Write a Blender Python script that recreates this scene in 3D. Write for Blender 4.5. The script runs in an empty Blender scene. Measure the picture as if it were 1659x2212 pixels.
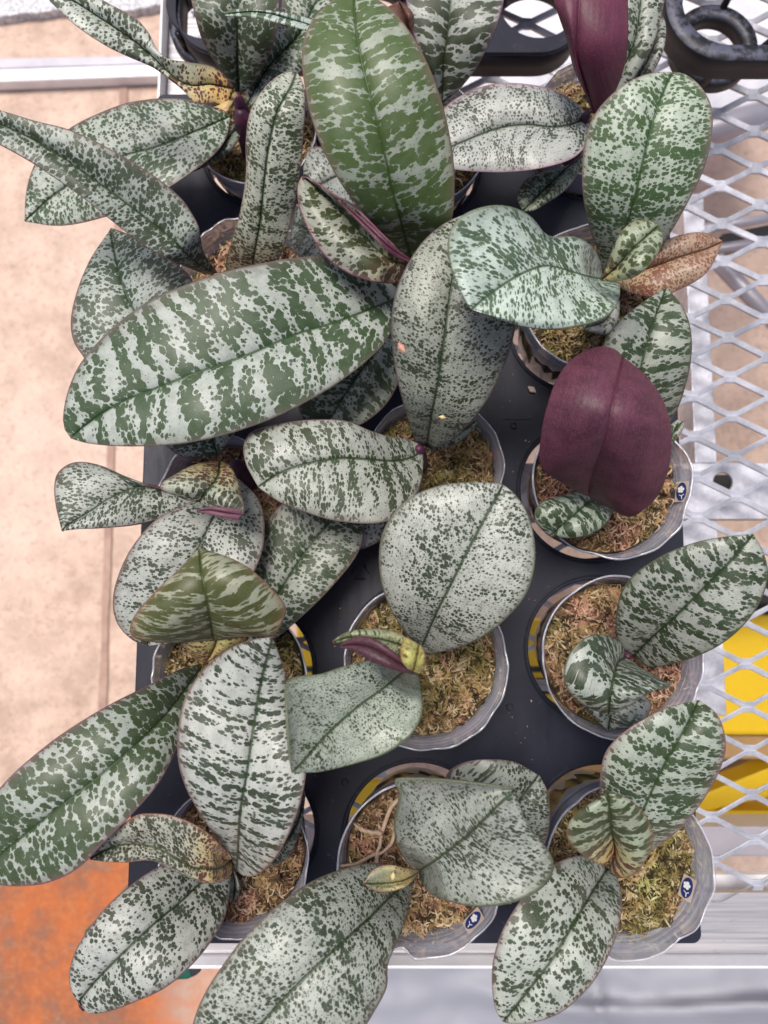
import bpy, bmesh, math, random
from mathutils import Vector, noise as mnoise
S = bpy.context.scene
COL = S.collection

# ---------------------------------------------------------------- camera, sky, sun, exposure
CAMH = 0.545; TH = math.radians(5.9); FPX = 1490.0; CX = 829.5; CY = 1106.0
cd = bpy.data.cameras.new('camera'); cam = bpy.data.objects.new('camera', cd); COL.objects.link(cam)
cam.location = (0, 0, CAMH); cam.rotation_euler = (TH, 0, 0)
cd.sensor_width = 36; cd.lens = 36 * FPX / 2212.0; cd.clip_start = 0.02; cd.clip_end = 100
cd.dof.use_dof = True; cd.dof.focus_distance = 0.43; cd.dof.aperture_fstop = 7.5
S.camera = cam
SUN_EL = math.radians(74); SUN_AZ = math.radians(-35)
w = bpy.data.worlds.new('World'); S.world = w; w.use_nodes = True
wn = w.node_tree; bg = wn.nodes['Background']
sky = wn.nodes.new('ShaderNodeTexSky'); sky.sky_type = 'NISHITA'; sky.sun_disc = False
sky.sun_elevation = SUN_EL; sky.sun_rotation = SUN_AZ; sky.air_density = 0.8; sky.dust_density = 5.0; sky.ozone_density = 0.6
wn.links.new(sky.outputs[0], bg.inputs[0]); bg.inputs[1].default_value = 0.10
sl = bpy.data.lights.new('sun', 'SUN'); sun = bpy.data.objects.new('sun', sl); COL.objects.link(sun)
sl.energy = 2.3; sl.angle = math.radians(22); sl.color = (1.0, 0.955, 0.89)
d = Vector((math.sin(SUN_AZ) * math.cos(SUN_EL), math.cos(SUN_AZ) * math.cos(SUN_EL), math.sin(SUN_EL)))
sun.rotation_euler = d.to_track_quat('Z', 'Y').to_euler()
S.view_settings.view_transform = 'Standard'; S.view_settings.look = 'None'
S.view_settings.gamma = 1; S.view_settings.use_curve_mapping = False
S.view_settings.exposure = 0.35
S.cycles.transparent_max_bounces = 16; S.cycles.max_bounces = 8

# ---------------------------------------------------------------- helpers
def W(u, v, z=0.0):
    """point at height z seen at (u, v) of the 1659 x 2212 picture"""
    x = (u - CX) / FPX; y = -(v - CY) / FPX
    dy = y * math.cos(TH) + math.sin(TH); dz = y * math.sin(TH) - math.cos(TH)
    k = (z - CAMH) / dz
    return Vector((x * k, dy * k, z))

def link(o, parent=None):
    COL.objects.link(o)
    if parent is not None: o.parent = parent
    return o

def tag(o, label=None, cat=None, group=None, kind=None):
    if label: o['label'] = label
    if cat: o['category'] = cat
    if group: o['group'] = group
    if kind: o['kind'] = kind
    return o

def empty(name, loc):
    o = bpy.data.objects.new(name, None); o.location = loc; o.empty_display_size = 0.02
    return link(o)

def mesh(name, vs, fs, mats, parent=None, off=None, smooth=True, mi=None):
    me = bpy.data.meshes.new(name)
    if off is not None: vs = [(a[0] - off[0], a[1] - off[1], a[2] - off[2]) for a in vs]
    me.from_pydata([tuple(a) for a in vs], [], fs)
    for m in (mats if isinstance(mats, (list, tuple)) else [mats]): me.materials.append(m)
    if smooth: me.polygons.foreach_set('use_smooth', [True] * len(fs))
    if mi: me.polygons.foreach_set('material_index', mi)
    me.update()
    return link(bpy.data.objects.new(name, me), parent)

def bevel(o, wdt, seg=2):
    m = o.modifiers.new('bevel', 'BEVEL'); m.width = wdt; m.segments = seg; m.limit_method = 'ANGLE'; return o

def box(name, lo, hi, mat, parent=None, off=None, bev=0.0):
    v = [(x, y, z) for z in (lo[2], hi[2]) for y in (lo[1], hi[1]) for x in (lo[0], hi[0])]
    f = [(0, 2, 3, 1), (4, 5, 7, 6), (0, 1, 5, 4), (2, 6, 7, 3), (0, 4, 6, 2), (1, 3, 7, 5)]
    o = mesh(name, v, f, mat, parent, off, smooth=False)
    if bev: bevel(o, bev)
    return o

def lerp(a, b, t): return a + (b - a) * t

def vlist(l, t):
    """smooth value of a list at t in 0..1"""
    if not isinstance(l, (list, tuple)): return l
    if len(l) == 1: return l[0]
    x = t * (len(l) - 1); i = min(int(x), len(l) - 2); f = x - i
    p1, p2 = l[i], l[i + 1]; p0 = l[i - 1] if i > 0 else 2 * p1 - p2; p3 = l[i + 2] if i + 2 < len(l) else 2 * p2 - p1
    return 0.5 * (2 * p1 + (p2 - p0) * f + (2 * p0 - 5 * p1 + 4 * p2 - p3) * f * f + (3 * p1 - p0 - 3 * p2 + p3) * f ** 3)

def resample(pts, n):
    """centripetal-ish Catmull-Rom through 2-D points, n+1 points at equal arc length"""
    P = [Vector((p[0], p[1])) for p in pts]
    fine = []
    for i in range(len(P) - 1):
        p1, p2 = P[i], P[i + 1]
        p0 = P[i - 1] if i > 0 else 2 * p1 - p2
        p3 = P[i + 2] if i + 2 < len(P) else 2 * p2 - p1
        l = (p2 - p1).length
        l0 = (p1 - p0).length or l; l3 = (p3 - p2).length or l
        m1 = (p2 - p0) / (l0 + l) * l; m2 = (p3 - p1) / (l + l3) * l
        for k in range(14):
            t = k / 14.0
            h00 = 2*t**3 - 3*t*t + 1; h10 = t**3 - 2*t*t + t; h01 = -2*t**3 + 3*t*t; h11 = t**3 - t*t
            fine.append(h00 * p1 + h10 * m1 + h01 * p2 + h11 * m2)
    fine.append(P[-1])
    L = [0.0]
    for a, b in zip(fine, fine[1:]): L.append(L[-1] + (b - a).length)
    out = []; j = 0
    for k in range(n + 1):
        s = L[-1] * k / n
        while j < len(L) - 2 and L[j + 1] < s: j += 1
        f = (s - L[j]) / ((L[j + 1] - L[j]) or 1)
        out.append(fine[j].lerp(fine[j + 1], min(max(f, 0), 1)))
    return out

# ---------------------------------------------------------------- node helpers
class NT:
    def __init__(s, tree): s.t = tree
    def n(s, typ, **kw):
        nd = s.t.nodes.new(typ)
        for k, v in kw.items(): setattr(nd, k, v)
        return nd
    def put(s, inp, v):
        if v is None: return
        if isinstance(v, bpy.types.NodeSocket): s.t.links.new(v, inp)
        elif isinstance(v, (tuple, list)) and len(v) == 3 and inp.type == 'RGBA': inp.default_value = (*v, 1)
        else: inp.default_value = v
    def m(s, op, a, b=None, c=None, clamp=False):
        nd = s.n('ShaderNodeMath', operation=op, use_clamp=clamp)
        for i, v in enumerate((a, b, c)): s.put(nd.inputs[i], v)
        return nd.outputs[0]
    def vm(s, op, a, b=None):
        nd = s.n('ShaderNodeVectorMath', operation=op); s.put(nd.inputs[0], a); s.put(nd.inputs[1], b)
        return nd.outputs[0]
    def scale(s, a, k):
        nd = s.n('ShaderNodeVectorMath', operation='SCALE'); s.put(nd.inputs[0], a); s.put(nd.inputs['Scale'], k); return nd.outputs[0]
    def noise(s, vec, scale=5, detail=2, rough=0.5, dims='3D', color=False):
        nd = s.n('ShaderNodeTexNoise', noise_dimensions=dims); s.put(nd.inputs['Vector'], vec)
        s.put(nd.inputs['Scale'], scale); s.put(nd.inputs['Detail'], detail); s.put(nd.inputs['Roughness'], rough)
        return nd.outputs['Color' if color else 0]
    def mix(s, f, a, b, typ='MIX'):
        nd = s.n('ShaderNodeMix', data_type='RGBA', blend_type=typ); s.put(nd.inputs[0], f)
        s.put(nd.inputs[6], a); s.put(nd.inputs[7], b); return nd.outputs[2]
    def ramp(s, f, stops, interp='LINEAR'):
        nd = s.n('ShaderNodeValToRGB'); nd.color_ramp.interpolation = interp; e = nd.color_ramp.elements
        while len(e) < len(stops): e.new(0.5)
        for el, (p, c) in zip(e, stops): el.position = p; el.color = (*c, 1) if len(c) == 3 else c
        s.put(nd.inputs[0], f); return nd.outputs[0]
    def maprange(s, v, a, b, c=0.0, d=1.0, smooth=True):
        nd = s.n('ShaderNodeMapRange', interpolation_type='SMOOTHSTEP' if smooth else 'LINEAR')
        for i, x in enumerate((v, a, b, c, d)): s.put(nd.inputs[i], x)
        return nd.outputs[0]
    def bump(s, h, strength=0.3, dist=0.001):
        nd = s.n('ShaderNodeBump'); s.put(nd.inputs['Height'], h); nd.inputs['Strength'].default_value = strength
        nd.inputs['Distance'].default_value = dist; return nd.outputs[0]
    def xyz(s, x, y, z=0.0):
        nd = s.n('ShaderNodeCombineXYZ'); s.put(nd.inputs[0], x); s.put(nd.inputs[1], y); s.put(nd.inputs[2], z); return nd.outputs[0]
    def sep(s, v):
        nd = s.n('ShaderNodeSeparateXYZ'); s.put(nd.inputs[0], v); return nd.outputs

def mat(name):
    m = bpy.data.materials.new(name); m.use_nodes = True
    t = NT(m.node_tree); b = m.node_tree.nodes['Principled BSDF']
    return m, t, b

def objco(t): return t.n('ShaderNodeTexCoord').outputs['Object']
def worldpos(t): return t.n('ShaderNodeNewGeometry').outputs['Position']

def simple(name, c1, c2=None, rough=0.5, metal=0.0, nscale=40, bump=0.0, spec=0.5, bscale=None, bdist=0.001):
    m, t, b = mat(name)
    P = worldpos(t)
    if c2:
        f = t.maprange(t.noise(P, nscale, 5, 0.6), 0.3, 0.7)
        t.put(b.inputs['Base Color'], t.mix(f, c1, c2))
    else: b.inputs['Base Color'].default_value = (*c1, 1)
    b.inputs['Roughness'].default_value = rough; b.inputs['Metallic'].default_value = metal
    b.inputs['Specular IOR Level'].default_value = spec
    if bump: t.put(b.inputs['Normal'], t.bump(t.noise(P, bscale or nscale * 3, 4, 0.6), bump, bdist))
    return m

# ---------------------------------------------------------------- leaf pattern group
G = bpy.data.node_groups.new('leaf_pattern', 'ShaderNodeTree')
def gin(n, typ, dv):
    s = G.interface.new_socket(n, in_out='INPUT', socket_type=typ); s.default_value = dv
gin('Seed', 'NodeSocketFloat', 0.0); gin('Cover', 'NodeSocketFloat', 0.45); gin('Band', 'NodeSocketFloat', 1.0)
gin('Scale', 'NodeSocketFloat', 3.2); gin('Stretch', 'NodeSocketFloat', 0.8); gin('Speck', 'NodeSocketFloat', 0.5)
gin('Green', 'NodeSocketColor', (0.05, 0.1, 0.04, 1)); gin('Silver', 'NodeSocketColor', (0.4, 0.44, 0.4, 1))
gin('Young', 'NodeSocketFloat', 0.0); gin('YoungLen', 'NodeSocketFloat', 0.4); gin('Margin', 'NodeSocketColor', (0.1, 0.07, 0.06, 1))
gin('BandScale', 'NodeSocketFloat', 1.0)
for n, typ in (('Color', 'NodeSocketColor'), ('Height', 'NodeSocketFloat'), ('Mask', 'NodeSocketFloat')):
    G.interface.new_socket(n, in_out='OUTPUT', socket_type=typ)
t = NT(G); gi = t.n('NodeGroupInput').outputs; go = t.n('NodeGroupOutput')
uvm = t.n('ShaderNodeUVMap', uv_map='metric').outputs[0]; uvn = t.n('ShaderNodeUVMap', uv_map='norm').outputs[0]
mu, mv, _ = t.sep(uvm); ns, nt_, _ = t.sep(uvn)
amu = t.m('ABSOLUTE', mu); s_ = t.m('ABSOLUTE', t.m('SUBTRACT', t.m('MULTIPLY', ns, 2.0), 1.0))
sx = t.m('MULTIPLY', gi['Seed'], 13.7); sy = t.m('MULTIPLY', gi['Seed'], 7.3)
side = t.m('MULTIPLY', t.m('GREATER_THAN', mu, 0.0), 5.37)          # the two halves band differently
co = t.xyz(t.m('ADD', mu, sx), t.m('ADD', t.m('ADD', t.m('SUBTRACT', mv, t.m('MULTIPLY', amu, 0.22)), sy), 0.0))
w1 = t.scale(t.vm('SUBTRACT', t.noise(co, 3.0, 1, 0.5, '2D', True), (0.5, 0.5, 0.5)), 0.08)
w2 = t.scale(t.vm('SUBTRACT', t.noise(co, 11.0, 2, 0.6, '2D', True), (0.5, 0.5, 0.5)), 0.055)
cw = t.vm('ADD', t.vm('ADD', co, w1), w2)
scx = t.m('MULTIPLY', gi['Scale'], gi['Stretch'])
sv = t.xyz(scx, gi['Scale'], 1.0)
c1 = t.vm('MULTIPLY', cw, sv)
vor = t.n('ShaderNodeTexVoronoi', voronoi_dimensions='2D'); t.put(vor.inputs['Vector'], c1); vor.inputs['Scale'].default_value = 1.0
pos = t.vm('DIVIDE', vor.outputs['Position'], sv)
px, py, _ = t.sep(pos)
bco = t.xyz(t.m('ADD', t.m('MULTIPLY', px, 0.22), side), t.m('MULTIPLY', t.m('MULTIPLY', py, 1.15), gi['BandScale']))
bn = t.noise(bco, 1.0, 2, 0.45, '2D')
bn2 = t.noise(pos, 0.45, 1, 0.5, '2D')
wob = t.noise(t.xyz(t.m('ADD', t.m('MULTIPLY', px, 0.45), side), t.m('MULTIPLY', py, 0.35)), 1.0, 2, 0.5, '2D')
sn = t.m('SINE', t.m('MULTIPLY', t.m('ADD', t.m('MULTIPLY', t.m('MULTIPLY', py, gi['BandScale']), 0.74), t.m('MULTIPLY', wob, 1.5)), 6.2832))
band = t.m('MULTIPLY', t.m('ADD', t.m('MULTIPLY', sn, 0.36), t.m('MULTIPLY', t.m('SUBTRACT', bn, 0.5), 1.9)), gi['Band'])
big = t.m('MULTIPLY', t.m('SUBTRACT', bn2, 0.5), 1.0)
rnd = t.m('MULTIPLY', t.m('SUBTRACT', t.sep(vor.outputs['Color'])[0], 0.5), 0.62)
r = t.m('ADD', t.m('ADD', t.m('ADD', gi['Cover'], band), big), rnd)
r = t.m('MULTIPLY', t.m('MINIMUM', t.m('MAXIMUM', r, -0.4), 1.0), 0.74)
v3 = t.n('ShaderNodeTexVoronoi', voronoi_dimensions='2D'); v3.inputs['Scale'].default_value = 3.6; t.put(v3.inputs['Vector'], c1)
lump = t.m('MULTIPLY', t.m('SUBTRACT', v3.outputs['Distance'], 0.38), 0.27)
spot = t.maprange(t.m('SUBTRACT', r, t.m('ADD', vor.outputs['Distance'], lump)), -0.03, 0.03)
v2 = t.n('ShaderNodeTexVoronoi', voronoi_dimensions='2D')
t.put(v2.inputs['Vector'], t.vm('MULTIPLY', cw, t.xyz(t.m('MULTIPLY', scx, 2.9), t.m('MULTIPLY', gi['Scale'], 2.9), 1.0))); v2.inputs['Scale'].default_value = 1.0
r2 = t.m('MULTIPLY', t.m('SUBTRACT', t.m('POWER', t.sep(v2.outputs['Color'])[0], 2.0), 0.35), t.m('MULTIPLY', gi['Speck'], 0.8))
spk = t.maprange(t.m('SUBTRACT', r2, v2.outputs['Distance']), -0.05, 0.05)
mask = t.m('MAXIMUM', spot, t.m('MULTIPLY', spk, 0.75))
fine0 = t.noise(co, 9.0, 2, 0.6, '2D')
rib = t.maprange(t.m('ADD', amu, t.m('MULTIPLY', t.m('SUBTRACT', fine0, 0.5), 0.09)), 0.05, 0.12, 1.0, 0.0)
ribsoft = t.maprange(amu, 0.0, 0.36, 1.0, 0.0)
fine = t.noise(co, 26.0, 2, 0.7, '2D')
med = t.noise(co, 1.3, 3, 0.6, '2D')
fib = t.noise(t.vm('MULTIPLY', co, (4.0, 40.0, 1.0)), 1.0, 2, 0.6, '2D')
# yellow/maroon base of young leaves
yw = t.m('MULTIPLY', t.maprange(t.m('ADD', nt_, t.m('MULTIPLY', t.m('SUBTRACT', med, 0.5), 0.15)), 0.0, gi['YoungLen'], 1.0, 0.0), gi['Young'], clamp=True)
silv = t.mix(t.maprange(fine, 0.3, 0.7), t.mix(0.30, gi['Silver'], (0.1, 0.12, 0.1)), gi['Silver'])
silv = t.mix(t.m('MULTIPLY', t.maprange(med, 0.35, 0.75), 0.24), silv, gi['Green'])
silv = t.mix(yw, silv, t.mix(yw, (0.50, 0.53, 0.22), (0.66, 0.44, 0.14)))
g2 = t.mix(t.maprange(med, 0.35, 0.7), gi['Green'], t.mix(0.10, gi['Green'], (0.25, 0.33, 0.26)))
g2 = t.mix(t.m('MULTIPLY', t.maprange(fine, 0.46, 0.68), 0.16), g2, silv)
g2 = t.mix(t.m('MULTIPLY', yw, 0.9), g2, (0.17, 0.035, 0.05))
c = t.mix(mask, silv, g2)
c = t.mix(t.m('MULTIPLY', ribsoft, 0.22), c, gi['Green'])
ribc = t.mix(0.45, gi['Green'], (0.02, 0.055, 0.012))
c = t.mix(t.m('MULTIPLY', rib, 0.85), c, ribc)
mg = t.m('MAXIMUM', t.maprange(s_, 0.955, 0.985), t.maprange(t.m('ADD', nt_, 0.0), 0.985, 1.0))
mgs = t.maprange(t.m('ADD', s_, t.m('MULTIPLY', t.m('SUBTRACT', med, 0.5), 0.12)), 0.80, 1.0)
c = t.mix(t.m('MULTIPLY', mgs, 0.45), c, gi['Margin'])
c = t.mix(t.m('MULTIPLY', mg, 0.85), c, gi['Margin'])
t.put(go.inputs['Color'], c); t.put(go.inputs['Mask'], mask)
h = t.m('ADD', t.m('MULTIPLY', fine, 0.5), t.m('ADD', t.m('MULTIPLY', mask, -0.25), t.m('MULTIPLY', fib, 0.5)))
t.put(go.inputs['Height'], t.m('SUBTRACT', h, t.m('MULTIPLY', t.maprange(amu, 0.0, 0.11, 1.0, 0.0), 1.6)))

SILVER = (0.50, 0.55, 0.51); GRN = (0.050, 0.088, 0.045); OLIVE = (0.075, 0.105, 0.025); DARK = (0.030, 0.060, 0.030)
def leafmat(seed, cover=0.45, band=1.0, scale=3.2, stretch=0.8, speck=0.5, green=GRN, silver=SILVER, young=0.0, ylen=0.4,
            margin=(0.13, 0.085, 0.075), bs=1.0, rough=0.40):
    green = (green[0] * 0.40, green[1] * 0.43, green[2] * 0.20); cover += 0.05 if cover > 0 else 0; scale *= 1.14; speck *= 1.25; silver = (silver[0] * 0.93, silver[1] * 0.92, silver[2] * 0.88)
    m, t, b = mat('leaf_blade_%02d' % seed)
    g = t.n('ShaderNodeGroup'); g.node_tree = G
    for k, v in dict(Seed=seed * 1.37, Cover=cover, Band=band, Scale=scale, Stretch=stretch, Speck=speck, Green=(*green, 1),
                     Silver=(*silver, 1), Young=young, YoungLen=ylen, Margin=(*margin, 1), BandScale=bs).items():
        g.inputs[k].default_value = v
    t.put(b.inputs['Base Color'], g.outputs['Color'])
    t.put(b.inputs['Roughness'], t.m('ADD', rough, t.m('MULTIPLY', g.outputs['Mask'], 0.06))); b.inputs['Specular IOR Level'].default_value = 0.40
    b.inputs['Coat Weight'].default_value = 0.12; b.inputs['Coat Roughness'].default_value = 0.3
    t.put(b.inputs['Normal'], t.bump(g.outputs['Height'], 0.5, 0.0003))
    return m

def undermat(name, c1, c2):
    m, t, b = mat(name)
    uvm = t.n('ShaderNodeUVMap', uv_map='metric').outputs[0]
    mu, mv, _ = t.sep(uvm); amu = t.m('ABSOLUTE', mu)
    n1 = t.noise(uvm, 0.8, 3, 0.6, '2D'); n2 = t.noise(t.vm('MULTIPLY', uvm, (14.0, 5.0, 1.0)), 1.0, 3, 0.7, '2D')
    c = t.mix(t.maprange(n1, 0.3, 0.72), c1, c2)
    c = t.mix(t.m('MULTIPLY', t.maprange(n2, 0.45, 0.75), 0.40), c, (0.19, 0.10, 0.125))
    n3 = t.noise(uvm, 13.0, 2, 0.6, '2D')
    c = t.mix(t.m('MULTIPLY', t.m('MULTIPLY', t.maprange(n3, 0.60, 0.68), t.maprange(n1, 0.5, 0.6)), 0.6), c, (0.03, 0.01, 0.018))
    vein = t.n('ShaderNodeTexWave', wave_type='BANDS', bands_direction='X'); t.put(vein.inputs['Vector'], uvm)
    vein.inputs['Scale'].default_value = 0.9; vein.inputs['Distortion'].default_value = 1.2; vein.inputs['Detail'].default_value = 1
    c = t.mix(t.maprange(amu, 0.02, 0.07, 0.85, 0.0), c, (0.075, 0.008, 0.022))
    vn = t.noise(t.vm('MULTIPLY', uvm, (9.0, 0.5, 1.0)), 1.0, 2, 0.6, '2D'); c = t.mix(t.maprange(vn, 0.55, 0.72, 0.0, 0.35), c, (0.03, 0.006, 0.014))
    c = t.mix(t.maprange(t.noise(uvm, 26.0, 2, 0.7, '2D'), 0.45, 0.7, 0.0, 0.35), c, (0.20, 0.11, 0.14))
    t.put(b.inputs['Base Color'], c); b.inputs['Roughness'].default_value = 0.5
    b.inputs['Specular IOR Level'].default_value = 0.4
    h = t.m('ADD', t.m('ADD', n2, t.m('MULTIPLY', t.maprange(amu, 0.0, 0.12, 1.0, 0.0), -1.4)), t.m('MULTIPLY', vein.outputs['Fac'], 0.4))
    t.put(b.inputs['Normal'], t.bump(h, 0.4, 0.0004))
    return m
UNDER = undermat('leaf_underside_purple', (0.056, 0.009, 0.024), (0.110, 0.026, 0.052))
UNDER2 = undermat('leaf_underside_plum', (0.120, 0.019, 0.050), (0.090, 0.015, 0.036))

# ---------------------------------------------------------------- leaf builder
_seed = [0]
def leaf(P, rails=None, left=None, mid=None, right=None, z=(0.06, 0.1), dl=0.0, dr=0.0, bul=0.004, wav=0.0022,
         under=False, um=None, label=None, ek=0.6, lin=0.35, nv=44, name='leaf', **mp):
    _seed[0] += 1; sd = _seed[0]; rr = random.Random(sd)
    fm = leafmat(sd, **mp)
    if rails is None:
        R = [(resample(left, nv), dl), (resample(mid, nv), 0.0), (resample(right, nv), dr)]
        zr = lambda i, t: vlist(z, t) + (vlist(R[i][1], t) if i != 1 else 0.0)
        mi_ = 1
        S_ = [-1, -.985, -.95, -.88, -.78, -.66, -.54, -.42, -.3, -.2, -.12, -.06, -.025, 0, .025, .06, .12, .2, .3, .42, .54, .66, .78, .88, .95, .985, 1]
    else:
        R = [(resample(p, nv), zz) for p, zz in rails[1]]
        mi_ = rails[0]
        zmx = max(max(zz) for _, zz in rails[1])
        def zr(i, t):
            mean = sum(vlist(R[q][1], t) for q in range(len(R))) / len(R)
            k = lerp(1.0, 0.55, min(1, t / 0.15))
            return zmx - (zmx - mean) * k + (vlist(R[i][1], t) - mean) * 0.5
        S_ = [x / 20.0 for x in range(-20, 21)]
    nr = len(R)
    grid = []; ph = rr.random() * 6.28; ph2 = rr.random() * 6.28
    for j in range(nv + 1):
        t = j / nv; env = max(0.0, math.sin(math.pi * min(max(t, 0.0), 1.0))) ** 0.6
        P3 = [(R[i][0][j][0], R[i][0][j][1], zr(i, t)) for i in range(nr)]
        row = []
        for s in S_:
            if s < 0: q = mi_ * (1 + s)
            else: q = mi_ + (nr - 1 - mi_) * s
            if nr > 3:
                i = min(int(q), nr - 2); f = q - i
                p1, p2 = P3[i], P3[i + 1]
                p0 = P3[i - 1] if i > 0 else tuple(2 * a - b for a, b in zip(p1, p2))
                p3 = P3[i + 2] if i + 2 < nr else tuple(2 * a - b for a, b in zip(p2, p1))
                pt = [0.5 * (2*b + (c_ - a) * f + (2*a - 5*b + 4*c_ - d_) * f*f + (3*b - a - 3*c_ + d_) * f**3) for a, b, c_, d_ in zip(p0, p1, p2, p3)]
            else:
                i = 0 if s < 0 else 1; f = q - i
                pt = [lerp(a, b, f) for a, b in zip(P3[i], P3[i + 1])]
                a_ = abs(s)
                # ease edge lift so it is carried by the outer half of the blade
                ed = (dl if s < 0 else dr); e = vlist(ed, t)
                pt[2] = vlist(z, t) + ek * e * (lin * a_ + (1 - lin) * a_ ** 2)
            a_ = abs(s)
            pt[2] += bul * math.sin(math.pi * a_ * 0.92) * env - 0.0010 * math.exp(-(s / 0.05) ** 2) * env
            pt[2] += wav * env * a_ * (math.sin(5.2 * t + ph + (2.1 if s < 0 else 0)) + 0.55 * math.sin(11.5 * t + ph2 + (1.3 if s > 0 else 0)))
            # small irregularity of the margin
            jx = 1.1 * a_ ** 6 * env * mnoise.noise(Vector((t * 7 + sd, (3.3 if s > 0 else 0), 0)))
            row.append(W(pt[0] + jx, pt[1] + jx * 0.7, pt[2]))
        grid.append(row)
    ns_ = len(S_)
    vs = [p for row in grid for p in row]
    fs = [(j * ns_ + i, j * ns_ + i + 1, (j + 1) * ns_ + i + 1, (j + 1) * ns_ + i) for j in range(nv) for i in range(ns_ - 1)]
    # orientation towards the camera
    tot = 0.0
    for f in fs[:: 7]:
        a, b, c_ = vs[f[0]], vs[f[1]], vs[f[2]]
        nrm = (b - a).cross(vs[f[2]] - a) + (c_ - a).cross(vs[f[3]] - a)
        tot += nrm.dot(Vector((0, 0, CAMH)) - a)
    flip = tot < 0
    if flip: fs = [tuple(reversed(f)) for f in fs]
    um = um or UNDER
    o = mesh(name, vs, fs, [um, fm] if under else [fm, um], P, P.location)
    me = o.data
    ci = ns_ // 2
    vv = [0.0]
    for j in range(nv): vv.append(vv[-1] + (grid[j + 1][ci] - grid[j][ci]).length * 100)
    met = []; nor = []
    for j in range(nv + 1):
        row = grid[j]; us = [0.0] * ns_
        for i in range(ci + 1, ns_): us[i] = us[i - 1] + (row[i] - row[i - 1]).length * 100
        for i in range(ci - 1, -1, -1): us[i] = us[i + 1] - (row[i] - row[i + 1]).length * 100
        # rows sweep with the edges: give lateral points their own station along the blade
        for i in range(ns_):
            tang = (grid[min(j + 1, nv)][ci] - grid[max(j - 1, 0)][ci]).normalized()
            off_ = (row[i] - row[ci]); al = off_.dot(tang) * 100
            lat = math.sqrt(max((off_.length * 100) ** 2 - al * al, 0)) * (1 if i > ci else -1) if rails is None else us[i]
            met.append((lat, vv[j] + (al if rails is None else 0.0))); nor.append(((S_[i] + 1) / 2, j / nv))
    u1 = me.uv_layers.new(name='metric'); u2 = me.uv_layers.new(name='norm')
    a = [0] * len(me.loops); me.loops.foreach_get('vertex_index', a)
    u1.data.foreach_set('uv', [x for i in a for x in met[i]]); u2.data.foreach_set('uv', [x for i in a for x in nor[i]])
    sm = o.modifiers.new('thickness', 'SOLIDIFY'); sm.thickness = 0.0011; sm.offset = -1; sm.material_offset = 1 if not under else 1
    sm.use_even_offset = False
    if label: o['label'] = label
    return o

# ---------------------------------------------------------------- materials of the place
M_TRAY, t, b = mat('black_tray_plastic'); P = worldpos(t)
n1 = t.noise(P, 9, 4, 0.6); n2 = t.noise(t.vm('MULTIPLY', P, (60, 12, 60)), 1, 4, 0.7); n3 = t.noise(P, 160, 3, 0.7)
c = t.mix(t.maprange(n1, 0.3, 0.75), (0.007, 0.008, 0.017), (0.021, 0.023, 0.042))  # bluish sheen painted into the black plastic as a blue cast
c = t.mix(t.m('MULTIPLY', t.maprange(n3, 0.62, 0.75), 0.25), c, (0.16, 0.16, 0.18))
t.put(b.inputs['Base Color'], c); t.put(b.inputs['Roughness'], t.maprange(n2, 0.3, 0.7, 0.36, 0.55, False)); b.inputs['Specular IOR Level'].default_value = 0.25
t.put(b.inputs['Normal'], t.bump(t.m('ADD', n3, n2), 0.12, 0.0004))
M_TRAYM, t, b = mat('mottled_black_plastic'); P = worldpos(t)
n1 = t.noise(P, 60, 6, 0.75); up = t.sep(t.n('ShaderNodeNewGeometry').outputs['Normal'])[2]
c = t.mix(t.m('MULTIPLY', t.maprange(n1, 0.42, 0.55), t.maprange(up, 0.5, 0.95)), (0.010, 0.010, 0.014), (0.085, 0.088, 0.13))  # upward faces get a paler grey-blue mottling
t.put(b.inputs['Base Color'], c); b.inputs['Roughness'].default_value = 0.5
t.put(b.inputs['Normal'], t.bump(n1, 0.35, 0.0006))

M_GALV, t, b = mat('galvanised_steel'); P = worldpos(t)
n1 = t.noise(P, 35, 5, 0.7); n2 = t.noise(P, 220, 3, 0.7)
t.put(b.inputs['Base Color'], t.mix(t.maprange(n1, 0.3, 0.7), (0.40, 0.41, 0.47), (0.68, 0.69, 0.77)))
b.inputs['Metallic'].default_value = 0.35; t.put(b.inputs['Roughness'], t.maprange(n2, 0.3, 0.7, 0.35, 0.65, False))
t.put(b.inputs['Normal'], t.bump(t.m('ADD', n1, n2), 0.35, 0.0006))
M_ALU, t, b = mat('brushed_aluminium'); P = worldpos(t)
n1 = t.noise(t.vm('MULTIPLY', P, (6, 380, 80)), 1, 3, 0.7); n2 = t.noise(P, 25, 5, 0.7); n3 = t.noise(t.vm('MULTIPLY', P, (90, 260, 200)), 1, 5, 0.8)
c = t.mix(t.maprange(n1, 0.3, 0.7), (0.36, 0.355, 0.38), (0.60, 0.585, 0.61))
c = t.mix(t.m('MULTIPLY', t.maprange(n3, 0.60, 0.68), t.maprange(n2, 0.5, 0.6)), c, (0.2, 0.19, 0.2))
t.put(b.inputs['Base Color'], c); b.inputs['Metallic'].default_value = 0.55
b.inputs['Roughness'].default_value = 0.42; t.put(b.inputs['Normal'], t.bump(n1, 0.15, 0.0003))
M_LIP = simple('aluminium_edge', (0.85, 0.85, 0.88), (0.75, 0.75, 0.8), 0.35, 0.2, 30)
M_PIPE = simple('grey_pipe_steel', (0.42, 0.41, 0.47), (0.52, 0.50, 0.56), 0.4, 0.3, 12)
M_YEL = simple('yellow_plastic', (0.85, 0.55, 0.01), (0.78, 0.50, 0.01), 0.4, 0, 10)
M_BLK = simple('black_plastic', (0.012, 0.012, 0.014), None, 0.5)
M_GREEN = simple('dark_green_plastic', (0.006, 0.075, 0.055), (0.008, 0.095, 0.07), 0.3, 0, 20)
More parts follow.
